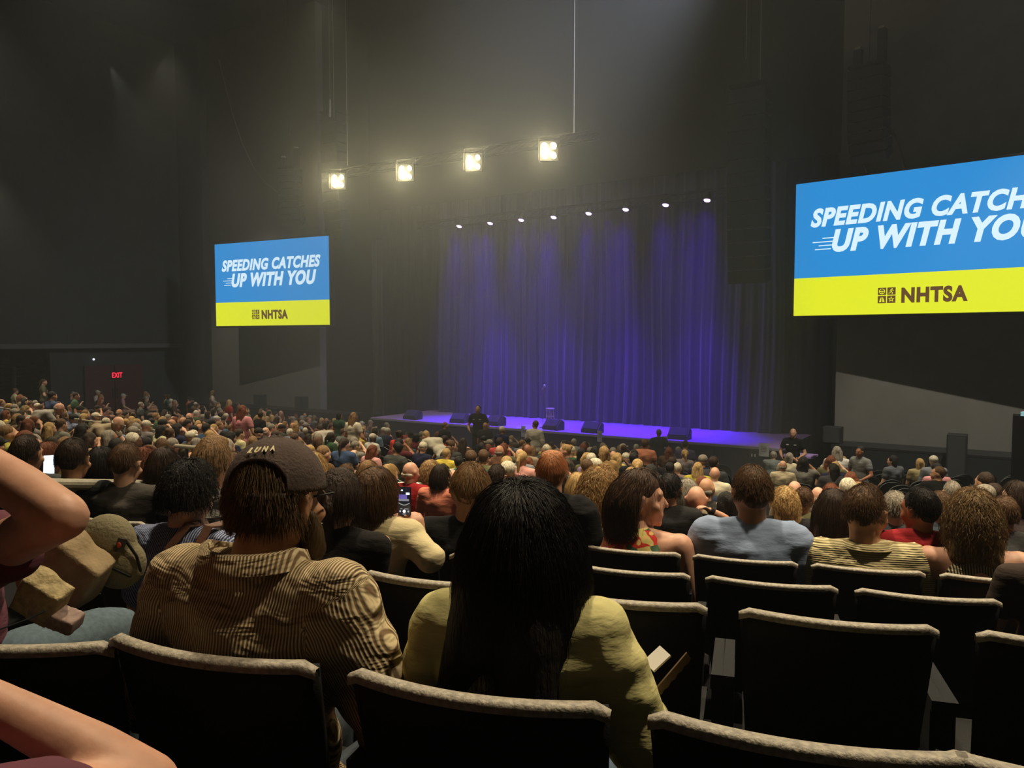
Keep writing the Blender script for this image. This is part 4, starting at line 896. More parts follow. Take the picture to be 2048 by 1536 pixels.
b7, J7, M7 = H(750, 940, 3.3, 'woman with chin-length brown hair in cream blouse filming the stage with a phone', dict(headc=(.01, .03, 1.18)), (-12, 2, 5), skin='pink', hair=('bob', 'brown'), hairkw=dict(vol=1.05), strand=dict(n=3600, L=.15, rad=.0009, lift=.006, minL=.6), top=srgb(206, 192, 150), sleeve=1.25, inf=.02, wrinkle=.010, seed=14, vox=.0085,
    world={'elR': W(862, 1118, 3.15), 'wrR': W(842, 1074, 3.36), 'elL': W(716, 1130, 3.2), 'wrL': W(774, 1076, 3.38)}, hands=(((.2, .1, .9), (.7, .6, 0), .7), ((-.3, .1, .85), (-.7, .6, .0), .7)), topname='blouse', rs=.8)
ph = thing('smartphone', 'raised smartphone with lit camera view of the stage', 'phone', W(809, 1002, 3.38), YAW + R(-8)); ph.scale = (.92, 1, 1)
m_ = MB(); m_.box((0, 0, 0), (.066, .009, .128)); bevel(obj('phone_body', m_, mat('phone_case', (.01, .01, .012, 1), rough=.3), ph), .006, 3)
m_ = MB(); m_.box((0, -.0052, 0), (.061, .001, .122)); sc_ = obj('display', m_, mat('phone_black', (0, 0, 0, 1), rough=.15, emit=(.02, .02, .03, 1), es=.6), ph)
for nm, bx, cl, e_ in (('camera_view', (-.006, .020, .040, .020), (.16, .12, .45, 1), .9), ('camera_view', (-.002, .006, .050, .010), (.5, .5, .55, 1), .45), ('camera_view', (.018, .034, .018, .010), (.8, .9, 1, 1), 1.4), ('camera_view', (-.012, .049, .012, .006), (.8, .9, .8, 1), .9)):
    m_ = MB(); m_.box((bx[0], -.006, bx[1]), (bx[2], .0006, bx[3])); obj(nm, m_, mat('lit_%d' % int(cl[0] * 100), (0, 0, 0, 1), emit=cl, es=e_), sc_)
m_ = MB(); q = [(-.026 + .052 * t, -.006, -.008 - .009 * math.sin(t * 3.14)) for t in np.linspace(0, 1, 9)]; m_.tube(q, .0018, 5); obj('camera_view', m_, mat('lit_row', (0, 0, 0, 1), emit=(.6, .62, .55, 1), es=.6), sc_)
m_ = MB(); m_.cone((0, -.0055, -.045), (0, -.0065, -.045), .0075, .0075, 16, 0); obj('shutter_button', m_, mat('lit_white', (0, 0, 0, 1), emit=(1, 1, 1, 1), es=1.2), sc_)
m_ = MB()
for x in (-.02, .02): m_.cone((x, -.0055, -.045), (x, -.0062, -.045), .0045, .0045, 10, 0)
m_.box((0, -.006, -.057), (.018, .0005, .002)); m_.box((.012, -.006, -.034), (.02, .0005, .003)); m_.box((-.014, -.006, -.034), (.01, .0005, .003)); obj('screen_icons', m_, mat('lit_grey', (0, 0, 0, 1), emit=(.6, .6, .65, 1), es=.7), sc_)
H(940, 930, 3.7, 'man with short brown hair and black t-shirt right of the raised phone', {}, (16, 4, 0), skin='pink', hair=('crop', 'light'), hairkw=dict(amp=.002), strand=dict(n=2600, L=.03, rad=.0008, lift=.003, el0=.05), top=srgb(22, 22, 24), sleeve=.6, scale=1.12, seed=15, wd=1.1, neckr=.058)
H(1103, 908, 3.95, 'large man with ginger flat-top haircut and black t-shirt behind the black-haired woman', {}, (10, 4, 0), skin='pink', hair=('flat', srgb(176, 118, 78)), hairkw=dict(amp=.002), strand=dict(n=2600, L=.03, rad=.0008, lift=.006, el0=.1, comb=(.2, .8, .6)), top=srgb(20, 20, 22), sleeve=.6, wd=1.3, rs=1.25, inf=.02, seed=16, neckr=.062)
H(1200, 942, 4.5, 'woman with wavy dark-blonde hair braided at the side', {}, (-12, 6, 0), scale=1.15, skin='pink', hair=('curly', srgb(150, 118, 72)), hairkw=dict(L=.24, vol=1.12, amp=.006), strand=dict(n=3400, L=.33, rad=.001, lift=.010, wave=.75, wfreq=90, steps=20, vol=1.1), top=srgb(40, 40, 40), sleeve=.5, seed=17)
b8, J8, M8 = H(1283, 945, 4.02, 'woman with brown wavy hair and red floral dress looking to the right', {}, (-72, 2, 0), rz=-8, skin='pink', hair=('mane', srgb(72, 52, 40)), hairkw=dict(L=.16, vol=1.0), strand=dict(n=4200, L=.34, rad=.0009, lift=.006, wave=.3, wfreq=50, steps=20, vol=1.02, front=2, comb=(0, -.9, 0)), topm=FLORAL, sleeve=0, inf=.012, scale=1.2, seed=18, vox=.009, topname='dress', rs=1.05, wd=1.08)
H(1503, 935, 3.92, 'broad man with short brown hair and light blue t-shirt', {}, (18, 6, 0), skin='tan', hair=('short', 'brown'), hairkw=dict(amp=.002, vol=.96), strand=dict(n=3000, L=.02, rad=.0008, lift=.002), top=srgb(134, 150, 178), sleeve=.75, wd=1.36, inf=.018, wrinkle=.008, rs=1.2, scale=1.17, seed=19, neckr=.060, belly=.02)
H(1735, 973, 3.75, 'man with cropped hair and cream ribbed collared shirt', {}, (-34, 4, 0), skin='tan', hair=('crop', 'brown'), hairkw=dict(amp=.001), strand=dict(n=2600, L=.016, rad=.0007, lift=.002), topm=RIBCREAM, sleeve=.8, wd=1.3, inf=.02, wrinkle=.010, collar=.074, rs=1.15, scale=1.17, seed=20, neckr=.060)
H(1668, 982, 4.3, 'woman with long straight dark hair between the blue t-shirt man and cream shirt man', {}, (-6, 6, 0), skin='pink', hair=('long', 'darkbrown'), hairkw=dict(L=.22), strand=dict(n=2800, L=.4, rad=.0009, lift=.004, steps=16), top=srgb(170, 60, 60), sleeve=0, seed=21)
H(1840, 978, 3.75, 'man with black hair and red t-shirt leaning left beside the cream shirt man', {}, (42, 6, -4), skin='brown', hair=('short', 'black'), hairkw=dict(vol=.98), strand=dict(n=2400, L=.025, rad=.0008, lift=.002), top=srgb(150, 34, 40), sleeve=.6, seed=22, wd=1.1)
H(1948, 985, 3.6, 'woman with tousled blonde-streaked hair and open-knit halter top, bare shoulders', {}, (-4, 6, 0), skin='pink', hair=('curly', srgb(112, 88, 54)), hairkw=dict(L=.14, vol=1.0, amp=.006), strand=dict(n=4400, L=.24, rad=.001, lift=.008, wave=.5, wfreq=60, steps=18, vol=1.02, spread=.015, minL=.35), topm=KNIT, sleeve=.0, inf=.010, scale=1.06, seed=23, wd=1.05, rs=1.05, topname='halter_top')
H(2112, 1030, 3.0, 'person half cut off at the right picture edge with folded arms', {}, (0, 6, 0), skin='tan', hair=('short', 'brown'), top=srgb(60, 50, 44), seed=24)
# ------------------------------------------------------------------ row beyond the left handrail
H(52, 873, 4.5, 'person with dark cropped hair and grey t-shirt beyond the left handrail, farthest left', {}, (-8, 8, 0), rz=22, skin='tan', hair=('short', 'darkbrown'), hairkw=dict(vol=.97), strand=ST, top=srgb(60, 60, 62), seed=31, vox=.011)
H(94, 888, 5.2, 'woman with auburn hair and glasses lit by her phone near the left edge', {}, (-30, 14, 0), rz=22, skin='pink', hair=('bob', 'auburn'), strand=dict(n=1800, L=.12, rad=.0009), top=srgb(40, 36, 36), seed=32, vox=.011)
q = thing('smartphone', 'bright phone screen in front of the auburn-haired woman at left', 'phone', W(98, 930, 5.0), R(60)); m_ = MB(); m_.box((0, 0, 0), (.07, .008, .14), (R(-30), 0, 0)); bevel(obj('phone_body', m_, mat('phone_case', (.01, .01, .012, 1)), q), .005)
m_ = MB(); m_.box((0, -.005, .003), (.062, .002, .13), (R(-30), 0, 0)); obj('display', m_, mat('phone_lit', (0, 0, 0, 1), emit=(.8, .9, 1, 1), es=1.3), q)
H(145, 880, 4.2, 'man with thick dark hair and beard in black t-shirt beyond the left handrail', {}, (0, 8, 0), rz=22, skin='tan', hair=('short', 'darkbrown'), hairkw=dict(vol=.98), strand=ST, top=srgb(24, 24, 26), seed=33, vox=.010)
H(200, 897, 4.5, 'person with straight chin-length black hair beyond the left handrail', {}, (8, 4, 0), rz=22, skin='tan', hair=('bob', 'black'), strand=dict(n=2000, L=.16, rad=.0009), top=srgb(30, 28, 30), seed=34, vox=.011)
H(250, 890, 4.2, 'young man with brown hair and glasses, bare pale nape, beyond the left handrail', {}, (-6, 16, 0), rz=22, skin='fair', hair=('short', 'brown'), hairkw=dict(vol=.97), strand=ST, top=srgb(70, 66, 60), seed=35, vox=.010)
H(289, 898, 4.9, 'woman with long curly auburn hair beyond the left handrail', {}, (0, 6, 0), rz=25, skin='pink', hair=('curly', 'auburn'), hairkw=dict(L=.2), strand=dict(n=2200, L=.3, rad=.001, wave=.8, wfreq=90, lift=.01), top=srgb(50, 40, 36), seed=36, vox=.012)
H(326, 898, 4.5, 'woman with long dark brown hair beyond the right end of the left handrail', {}, (0, 8, 0), rz=25, skin='pink', hair=('long', 'darkbrown'), hairkw=dict(L=.2), strand=dict(n=2200, L=.34, rad=.0009), top=srgb(36, 34, 34), seed=37, vox=.012)
# ------------------------------------------------------------------ rows beyond the centre handrail and right of it
MID = [
 (626, 908, 4.9, 'person with blond bowl-cut hair peeking out behind the cap', 'bob', 'blonde', 'fair', (90, 90, 90), 0),
 (694, 929, 7.6, 'person with short brown hair and red shirt left of the phone woman', 'short', 'brown', 'fair', (170, 40, 38), -20),
 (736, 922, 7.0, 'woman with long light brown hair behind the phone woman', 'long', 'light', 'fair', (60, 56, 50), 0),
 (778, 930, 7.8, 'person with blonde hair just above the raised phone', 'bob', 'blonde', 'fair', (170, 160, 140), -25),
 (821, 924, 7.2, 'bald older man with glasses and dark red shirt above the handrail', 'fringe', 'white', 'pink', (150, 30, 34), -20),
 (860, 922, 7.5, 'woman with curly dark-blonde hair beyond the centre handrail', 'curly', 'sandy', 'fair', (110, 90, 60), 0),
 (882, 930, 6.9, 'person with dark bob and salmon top beyond the centre handrail', 'bob', 'darkbrown', 'fair', (214, 130, 104), -8),
 (908, 940, 7.6, 'bald man left of the short-haired man in black', 'fringe', 'grey', 'pink', (70, 66, 60), 30),
 (994, 931, 6.6, 'man with round cropped dark hair behind the black-haired woman', 'short', 'darkbrown', 'tan', (40, 40, 42), 0),
 (1155, 947, 7.0, 'blonde woman with black strap top left of the wavy-haired woman', 'long', 'blonde', 'fair', (24, 24, 26), 0),
 (1393, 972, 5.7, 'bald man in black t-shirt with wristwatch arm raised beside him', None, 'grey', 'pink', (24, 24, 26), 0),
 (1414, 956, 7.4, 'bald man behind the bald man in black t-shirt', 'fringe', 'grey', 'tan', (50, 48, 44), -20),
 (1375, 960, 6.5, 'woman with grey-brown hair left of the bald men', 'bob', 'grey', 'fair', (120, 110, 90), 10),
 (1340, 948, 5.6, 'person with bushy black hair left of the bald man in black t-shirt', 'short', 'black', 'tan', (36, 36, 36), 0),
 (1570, 975, 5.6, 'woman with messy blonde hair right of the blue t-shirt man', 'curly', 'blonde', 'fair', (30, 30, 32), 20),
 (1608, 976, 6.0, 'man with cropped brown hair and olive shirt with pale shoulder patch', 'crop', 'brown', 'tan', (120, 116, 86), 0),
 (1590, 962, 8.0, 'bald pink-headed man right of the blue t-shirt man', 'fringe', 'white', 'pink', (140, 130, 110), -10),
 (1636, 974, 8.0, 'bald man in front of the long dark-haired woman', 'fringe', 'grey', 'pink', (200, 180, 150), 15),
 (1662, 968, 7.5, 'man with thinning ginger hair above the long dark-haired woman', 'short', 'auburn', 'pink', (90, 80, 70), 0),
 (1715, 966, 7.5, 'woman with fair curly hair above the cream shirt man', 'curly', 'sandy', 'fair', (110, 100, 80), 0),
 (1790, 985, 5.2, 'person with grey hair behind the cream shirt man', 'short', 'grey', 'fair', (80, 80, 84), 0),
 (1880, 985, 5.4, 'person with brown hair between the red shirt man and halter-top woman', 'short', 'brown', 'tan', (70, 80, 90), 20),
 (1905, 964, 7.5, 'older man with fluffy grey hair left of the halter-top woman', 'short', 'grey', 'fair', (80, 76, 66), 0),
 (2010, 995, 4.6, 'person with brown hair right of the halter-top woman', 'short', 'brown', 'tan', (60, 60, 60), 0),
 (2035, 965, 6.0, 'person at the right edge with pale face turned left', 'bob', 'darkbrown', 'fair', (60, 50, 50), 50),
 (468, 905, 6.5, 'person with brown hair glimpsed left of the cap crown', 'short', 'brown', 'tan', (50, 70, 80), 0),
]
for i, (px, py, d, lab, hs, hcl, sk, c, yw) in enumerate(MID):
    hero(px, py, d, lab, {}, (yw, 4, 0), skin=sk, hair=(hs, hcl) if hs else None, hairkw=dict(vox=.014, amp=.004, seed=50 + i) if False else dict(vox=.013, amp=.004), strand=(dict(n=900, L={'short': .025, 'crop': .015, 'bob': .15, 'long': .36, 'curly': .2, 'fringe': .02}[hs], rad=.0013, lift=.006, el0=-.6 if hs != 'fringe' else -.6, wave=.7 if hs == 'curly' else 0, wfreq=80, steps=10) if hs and hs != 'fringe' else None),
         top=srgb(*c), sleeve=.6, vox=.016, seed=50 + i, wrinkle=.006)
# watch arm beside the bald man: his neighbour's raised forearm
hero(1452, 985, 5.9, 'dark-haired person resting a bare forearm with black wristwatch on a chair', {}, (20, 10, 0), skin='pink', hair=('bob', 'black'), hairkw=dict(vox=.013), top=srgb(30, 30, 32), sleeve=.5, vox=.011, seed=77, world={'elL': W(1452, 1040, 5.7), 'wrL': W(1418, 1020, 5.6)})
m_ = MB(); a, b = W(1427, 1024, 5.6), W(1420, 1020, 5.6); m_.cone(a, b, .034, .034, 16, 0); tag(obj('wristwatch', m_, BLACKM), 'black wristwatch on the bare forearm beside the bald man', 'watch')
# ------------------------------------------------------------------ bags and small things
KH = mat('khaki_canvas', srgb(124, 116, 88), rough=.9, bump=.4, bscale=120, var=.1); TANC = mat('tan_canvas', srgb(146, 126, 94), rough=.9, bump=.5, bscale=60, var=.12, vscale=30)
bp = thing('backpack', 'khaki padded bag with dark piping and small patch, behind the raised elbow', 'bag', W(216, 1090, 2.05), YAW)
m_ = MB(); m_.ell((0, 0, .005), (.075, .06, .08)); m_.ell((.03, 0, -.05), (.07, .055, .07)); m_.ell((-.02, 0, -.04), (.06, .05, .07)); link('shell', fuse(m_, .006, 3, m=KH), bp)
for pts in ([(-.068, -.03, -.02), (-.04, -.052, -.03), (.0, -.060, -.032), (.04, -.055, -.045), (.075, -.04, -.07)], [(-.045, -.04, .045), (-.03, -.052, .02), (-.05, -.048, -.01), (-.068, -.035, -.03)], [(.065, -.035, .02), (.088, -.03, -.02), (.095, -.025, -.06)]):
    m_ = MB(); m_.tube([V(p) * 1.04 for p in pts], .004, 7); obj('piping', m_, BLACKP, bp)
m_ = MB(); m_.box((.058, -.047, .012), (.022, .006, .036), (0, R(20), R(35))); pt = obj('patch', m_, mat('patch_dark', (.02, .015, .015, 1)), bp); m_ = MB(); m_.ell((.057, -.053, .014), (.006, .003, .008), n=10, m=6); obj('emblem', m_, mat('patch_red', srgb(190, 70, 50), rough=.8), pt)
m_ = MB(); m_.tube([(-.055, -.05, -.055), (-.02, -.066, -.045), (.0, -.066, -.06), (.005, -.06, -.10)], .011, 8); obj('strap', m_, KH, bp, smooth=True)
tb = MB(); c = W(150, 1135, 1.95); tb.box((0, 0, 0), (.15, .10, .13), (R(10), R(38), YAW)); tb.ell((-.02, .0, .03), (.08, .06, .06), (0, .6, YAW)); o = link('tote_bag', fuse(tb, .007, 14, m=TANC), loc=c); a_ = co(o.data); setco(o.data, a_ + nrm(o.data) * (.012 * snoise(a_, (26, 26, 26), 2))[:, None]); tag(o, 'creased tan canvas bag between the raised arm and the blue striped woman', 'bag')
m_ = MB(); m_.box((0, 0, 0), (.09, .06, .085), (R(12), R(32), YAW)); m_.ell((-.015, 0, .03), (.05, .035, .035), (0, .5, YAW)); o = link('cloth_pouch', fuse(m_, .005, 10, m=mat('cream_embroidery', srgb(164, 148, 108), rough=.95, bump=1, bscale=50, var=.25, vscale=60)), loc=W(85, 1195, 1.62)); tag(o, 'cream embroidered pouch flap on the lap at the left edge', 'pouch')
m_ = MB(); m_.box((0, 0, 0), (.10, .05, .035), (R(12), R(22), YAW)); o = link('folded_purse', fuse(m_, .005, 2, m=mat('pale_print_cloth', srgb(150, 128, 118), rough=.9, var=.3, vscale=80)), loc=W(112, 1232, 1.62)); tag(o, 'pale printed purse tip below the cream pouch at left', 'purse')
m_ = MB(); m_.tube([W(x, y, 1.45) for x, y in ((-10, 1262), (30, 1248), (62, 1236), (90, 1222))], .0018, 6); tag(obj('silver_chain', m_, CHROME), 'thin silver chain crossing the mauve top at left', 'chain')
tr = thing('snack_tray', 'brown notched paper tray with a folded slip held by the black-haired woman', 'tray', W(1352, 1352, 1.62), YAW + R(20))
m_ = MB(); n = 9; v = []; f = []
for i in range(n + 1): v += [(-.05 + .1 * i / n, 0, .03), (-.05 + .1 * i / n, 0, -.006 + .006 * (i % 2))]
f = [(2 * i, 2 * i + 1, 2 * i + 3, 2 * i + 2) for i in range(n)]; m_.add(v, f); o = obj('side_wall', m_, mat('kraft_card', srgb(110, 88, 66), rough=.8), tr); o.rotation_euler = (R(25), R(-42), 0); s_ = o.modifiers.new('s', 'SOLIDIFY'); s_.thickness = .003
m_ = MB(); m_.box((-.035, .02, .035), (.05, .035, .006), (R(20), R(-35), 0)); obj('slip', m_, PAPER, tr)
#@@CROWD
# ------------------------------------------------------------------ the far audience
def JJ(base, **k): d = dict(base); d.update(k); return d
LEAN = JJ(SIT, headc=(0, .12, 1.14), neck=(0, .05, 1.03), shL=(-.178, .05, .98), shR=(.178, .05, .98), che=(0, .03, .88), elL=(-.22, .18, .76), elR=(.22, .18, .76), wrL=(-.05, .38, .70), wrR=(.05, .38, .70))
PHONE = JJ(SIT, elL=(-.22, .12, .76), elR=(.22, .12, .76), wrL=(-.05, .26, .98), wrR=(.06, .26, .98))
TOUCH = JJ(SIT, elR=(.30, .12, .95), wrR=(.13, .12, 1.14))
BEND = JJ(STAND, headc=(0, .62, 1.28), neck=(0, .50, 1.24), shL=(-.19, .40, 1.20), shR=(.19, .40, 1.20), che=(0, .28, 1.13), wai=(0, .08, 1.03), pel=(0, -.05, .95), elL=(-.26, .55, .95), elR=(.26, .55, .95), wrL=(-.22, .72, .75), wrR=(.22, .72, .75), hipL=(-.09, -.04, .92), hipR=(.09, -.04, .92))
ARMS = JJ(STAND, elL=(-.30, .02, 1.15), elR=(.30, .02, 1.15), wrL=(-.20, .22, 1.05), wrR=(.20, .22, 1.05))
PROTO = []
for nm, J, h, fr in (('sit', SIT, (0, 4, 0), .55), ('sit', SIT, (35, 4, 0), .55), ('sit', SIT, (-35, 4, 0), 1.9), ('sit', LEAN, (0, 12, 0), .55), ('sit', PHONE, (0, 14, 0), .55), ('sit', TOUCH, (-12, 4, 5), .5), ('sit', SIT, (80, 0, 0), .55), ('sit', JJ(SIT, headc=(.03, .03, 1.18)), (-8, 3, 10), 1.9), ('stand', STAND, (0, 2, 0), .55), ('bend', BEND, (0, 35, 0), .6), ('stand', ARMS, (0, 6, 0), .55), ('stand', STAND, (60, 0, 0), 1.9)):
    b = body_mesh(J, h, .019, hi=False); s_ = shirt_mesh(J, .019, 1.12, .016, fr, seed=len(PROTO)); t = trouser_mesh(J, .024, CLOTH)
    PROTO.append((nm, J, h, b, s_, t))
HS = {k: hair_shell(k, .015, .004, L=.22, seed=i) for i, k in enumerate(('short', 'crop', 'bob', 'long', 'curly', 'bun', 'pony', 'fringe', 'cap', 'flat'))}
def figure(pi, loc, rz, s, hs, hcol, skin, top, trous, label, group=None):
    nm, J, h, b, sh, tr = PROTO[pi]
    o = link('person', b, color=skin); o.location = loc; o.rotation_euler = (0, 0, rz); o.scale = (s, s, s); tag(o, label, 'person', group)
    link('shirt', sh, o, color=top); link('trousers', tr, o, color=trous)
    if hs: q = link('hair' if hs != 'cap' else 'cap', HS[hs], o, color=hcol); q.matrix_local = headM(J, h)
    return o
def special(px, pytop, d, pi, rz, hs, hcl, sk, top, label, trous=(30, 30, 34), facing=None, smin=.9):
    J = PROTO[pi][1]; loc, r0, s = place(px, pytop, d, J, None, rz, smin, 1.12); TAKEN.append((loc.x, loc.y))
    if facing is not None: r0 = R(facing); top_ = W(px, pytop, d); off = Matrix.Rotation(r0, 3, 'Z') @ (Vector((J['headc'][0], J['headc'][1], 0)) * s); loc = Vector((top_.x - off.x, top_.y - off.y, loc.z))
    return figure(pi, loc, r0, s, hs, HC[hcl] if isinstance(hcl, str) else hcl, SK[sk], srgb(*top), srgb(*trous), label)
special(118, 806, 17, 9, 0, 'fringe', 'grey', 'pink', (150, 146, 136), 'bald man in grey shirt standing bent over in the left seating bank', facing=-20)
special(236, 833, 13.5, 9, 0, 'fringe', 'white', 'fair', (150, 136, 110), 'white-haired man in beige shirt bending over the seats at left', facing=-60)
special(98, 845, 13, 0, 0, 'long', 'blonde', 'pink', (60, 54, 46), 'woman with long blonde hair and bare shoulders below the bent bald man')
special(378, 826, 21, 8, 0, 'fringe', 'grey', 'pink', (22, 22, 26), 'bald man in black jacket standing in the left aisle')
special(486, 838, 20, 10, 0, 'long', 'darkbrown', 'pink', (178, 58, 50), 'woman with long brown hair and coral red top standing at centre left', trous=(150, 50, 46))
special(520, 823, 21, 11, 0, 'short', 'darkbrown', 'tan', (20, 20, 22), 'man in black t-shirt standing right of the woman in coral red top')
special(282, 804, 26, 8, 0, 'short', 'grey', 'fair', (70, 72, 76), 'grey-haired person standing in dim light below the exit sign')
special(592, 846, 20, 8, 20, 'long', 'sandy', 'fair', (80, 76, 78), 'woman with light hair and grey top standing above the cap')
special(640, 850, 19, 9, 0, 'short', 'darkbrown', 'tan', (170, 164, 150), 'man in white shirt bending forward right of the cap', facing=70)
special(852, 862, 17, 9, 0, 'crop', 'sandy', 'pink', (176, 170, 150), 'man in cream shirt leaning over a chair, arm stretched left', facing=75)
special(1070, 841, 22, 11, 0, 'short', 'brown', 'tan', (196, 190, 176), 'man in white shirt standing before the stage in front of the microphone', trous=(120, 124, 130))
g1 = special(956, 811, 24.5, 10, 0, 'crop', 'black', 'tan', (16, 16, 20), 'guard in black polo standing before the stage facing the audience', facing=200, smin=.95)
g2 = special(1586, 857, 20.5, 10, 0, None, 'grey', 'tan', (14, 15, 18), 'bald bearded guard in black shirt standing right of the stage with thumbs in belt', facing=178, smin=1.0)
for g_ in (g1, g2):
    for k in (-1, 1):
        m_ = MB(); m_.box((k * .09, .155, 1.36), (.06, .01, .02)); obj('badge', m_, PAPER, g_)
special(1720, 893, 15, 10, 0, 'short', 'black', 'brown', (110, 112, 112), 'man in grey t-shirt and dark trousers standing under the right screen', facing=150)
special(1674, 893, 17, 0, 0, 'long', 'grey', 'fair', (200, 196, 186), 'woman with long ash hair and white top left of the standing grey t-shirt man')
special(1786, 911, 16, 1, 30, 'bob', 'black', 'fair', (84, 88, 92), 'woman with black bob and grey top looking left under the right screen')
special(1840, 917, 16, 0, 0, 'bob', 'blonde', 'fair', (150, 136, 96), 'blonde woman in yellow patterned top held by the man in the cap')
special(1868, 912, 15.8, 2, 0, 'cap', srgb(200, 190, 170), 'fair', (120, 124, 130), 'man in light cap and grey t-shirt with arm around the blonde woman')
special(1130, 889, 12, 8, 150, 'bun', 'sandy', 'pink', (70, 60, 48), 'standing woman with blonde topknot and camouflage top turned to the audience', facing=120)
special(1207, 893, 11.5, 8, 0, 'bob', 'sandy', 'pink', (150, 120, 76), 'standing woman in yellow and pink patterned shirt above the wavy-haired woman', facing=60)
special(1268, 905, 12, 8, 0, 'short', 'black', 'tan', (12, 14, 22), 'person in navy black clothes standing right of the patterned shirt woman', facing=10)
special(1290, 878, 19, 0, 0, 'short', 'brown', 'brown', (200, 130, 100), 'person in orange off-shoulder top seated left of the empty floor chairs')
special(1371, 881, 21, 0, 0, 'crop', 'darkbrown', 'tan', (80, 76, 110), 'man in violet-lit blue shirt seated before the rightmost floor monitor')
special(1652 - 15, 881 + 4, 15, 0, 0, None, 'grey', 'tan', (196, 184, 156), 'x') if False else None
special(1566, 921, 14, 0, 0, 'fringe', 'grey', 'pink', (190, 178, 148), 'balding man in cream shirt seated below the bald guard')
special(1355, 925, 13, 0, 0, 'crop', 'white', 'fair', (130, 110, 100), 'white-haired man in mauve-grey shirt amid empty chairs')
special(1396, 925, 12.5, 0, 0, 'long', 'blonde', 'fair', (170, 160, 60), 'woman with long ash-blonde hair and yellow top amid empty chairs')
special(1430, 934, 11, 0, 0, None, 'grey', 'pink', (206, 196, 170), 'bald man in white shirt left of the blue t-shirt man')
special(1340, 925, 12, 0, 0, 'short', 'black', 'tan', (50, 56, 64), 'man with black hair and slate shirt left of the white-haired man')
special(799, 861, 19, 0, 0, 'bun', 'darkbrown', 'brown', (196, 60, 50), 'woman in bright red top seated before the left floor monitors')
special(737, 878, 15, 0, 0, 'short', 'grey', 'fair', (130, 126, 112), 'grey-haired man in stone shirt with arm along the chair at centre left') if False else None
special(712, 882, 15, 2, 0, 'short', 'grey', 'fair', (124, 122, 110), 'grey-haired man in stone shirt with arm along a chair at centre left')
special(893, 897, 14, 0, 0, 'short', 'blonde', 'fair', (206, 184, 70), 'blond person in bright yellow t-shirt right of the leaning man')
special(918, 913, 12.5, 0, 0, 'short', 'black', 'fair', (196, 186, 160), 'black-haired person in cream top above the short-haired man in black')
special(1000, 875, 17, 0, 0, 'crop', 'darkbrown', 'fair', (180, 70, 70), 'man in brick red shirt seated between the guard and the standing man')
special(964, 886, 15.5, 0, 0, 'long', 'black', 'fair', (36, 34, 36), 'woman with very long black hair seated right of the yellow t-shirt person')
special(1058, 915, 12.5, 0, 0, 'long', 'auburn', 'fair', (190, 180, 160), 'woman with long auburn hair and cream top left of the flat-top man')
# -------- generated rows
TOPS = [('black', (18, 18, 20)), ('navy', (28, 34, 60)), ('dark grey', (60, 60, 62)), ('grey', (120, 118, 114)), ('white', (205, 200, 186)), ('cream', (196, 184, 150)), ('olive', (90, 88, 60)), ('red', (160, 44, 40)), ('coral', (200, 100, 80)), ('light blue', (120, 140, 165)), ('denim blue', (60, 78, 110)), ('teal', (40, 92, 92)), ('brown', (92, 66, 46)), ('yellow', (190, 166, 80)), ('pink', (196, 140, 140)), ('maroon', (84, 28, 34)), ('beige', (160, 142, 112)), ('lilac', (120, 104, 140)), ('green', (52, 86, 56))]
HST = [('short', 'black', 'short black hair'), ('short', 'darkbrown', 'short dark hair'), ('short', 'brown', 'short brown hair'), ('crop', 'light', 'cropped fair hair'), ('short', 'grey', 'short grey hair'), ('short', 'white', 'short white hair'), ('fringe', 'grey', 'balding head'), (None, 'grey', 'bald head'), ('long', 'blonde', 'long blonde hair'), ('long', 'darkbrown', 'long dark hair'), ('long', 'auburn', 'long auburn hair'), ('long', 'light', 'long fair-brown hair'), ('bob', 'blonde', 'blonde bob'), ('bob', 'brown', 'brown bob'), ('bob', 'grey', 'grey bob'), ('bob', 'black', 'black bob'), ('curly', 'sandy', 'curly sandy hair'), ('curly', 'auburn', 'curly auburn hair'), ('curly', 'black', 'curly black hair'), ('bun', 'brown', 'brown topknot'), ('pony', 'blonde', 'blonde ponytail'), ('pony', 'darkbrown', 'dark ponytail'), ('cap', 'black', 'black cap'), ('cap', 'grey', 'grey cap'), ('cap', 'white', 'pale cap')]
def zone(x, y, d):
    if x < 260: return 'in left bank'
    if x < 440: return 'below exit sign'
    if x < 660: return 'under left screen'
    if x < 900: return 'at stage left'
    if x < 1200: return 'before the microphone'
    if x < 1560: return 'at stage right'
    return 'under right screen'
seats = []
g = random.Random(21)
for k in range(4, 25):
    r = ROWR[k]; dth = .56 / r; ph_ = g.random() * dth; th = R(-45) + ph_
    while th < R(30):
        p = at_theta(th, r); p.z = rowz(k); th += dth
        if (p.x - COLX) ** 2 + (p.y - 19) ** 2 < 1.2: continue
        if p.y > 22.3 or p.x > 2.5 or p.x < -35: continue
        hx, hy, hd = PX(p + Vector((0, 0, 1.28)))
        if not (-40 < hx < 2090) or hd < 4.6: continue
        if (th * 180 / math.pi + 100) % 13 < 13 * 1.1 / (r * R(13)): continue         # radial aisles
        nt = any((p.x - a) ** 2 + (p.y - b) ** 2 < .30 ** 2 for a, b in TAKEN)
        if hd < 8.2 and hx < 905 and not nt: continue
        if hd < 6.3 and hx >= 905 and not nt: continue
        seats.append((hd, hx, hy, th - dth, k, p))
people, empties = [], []
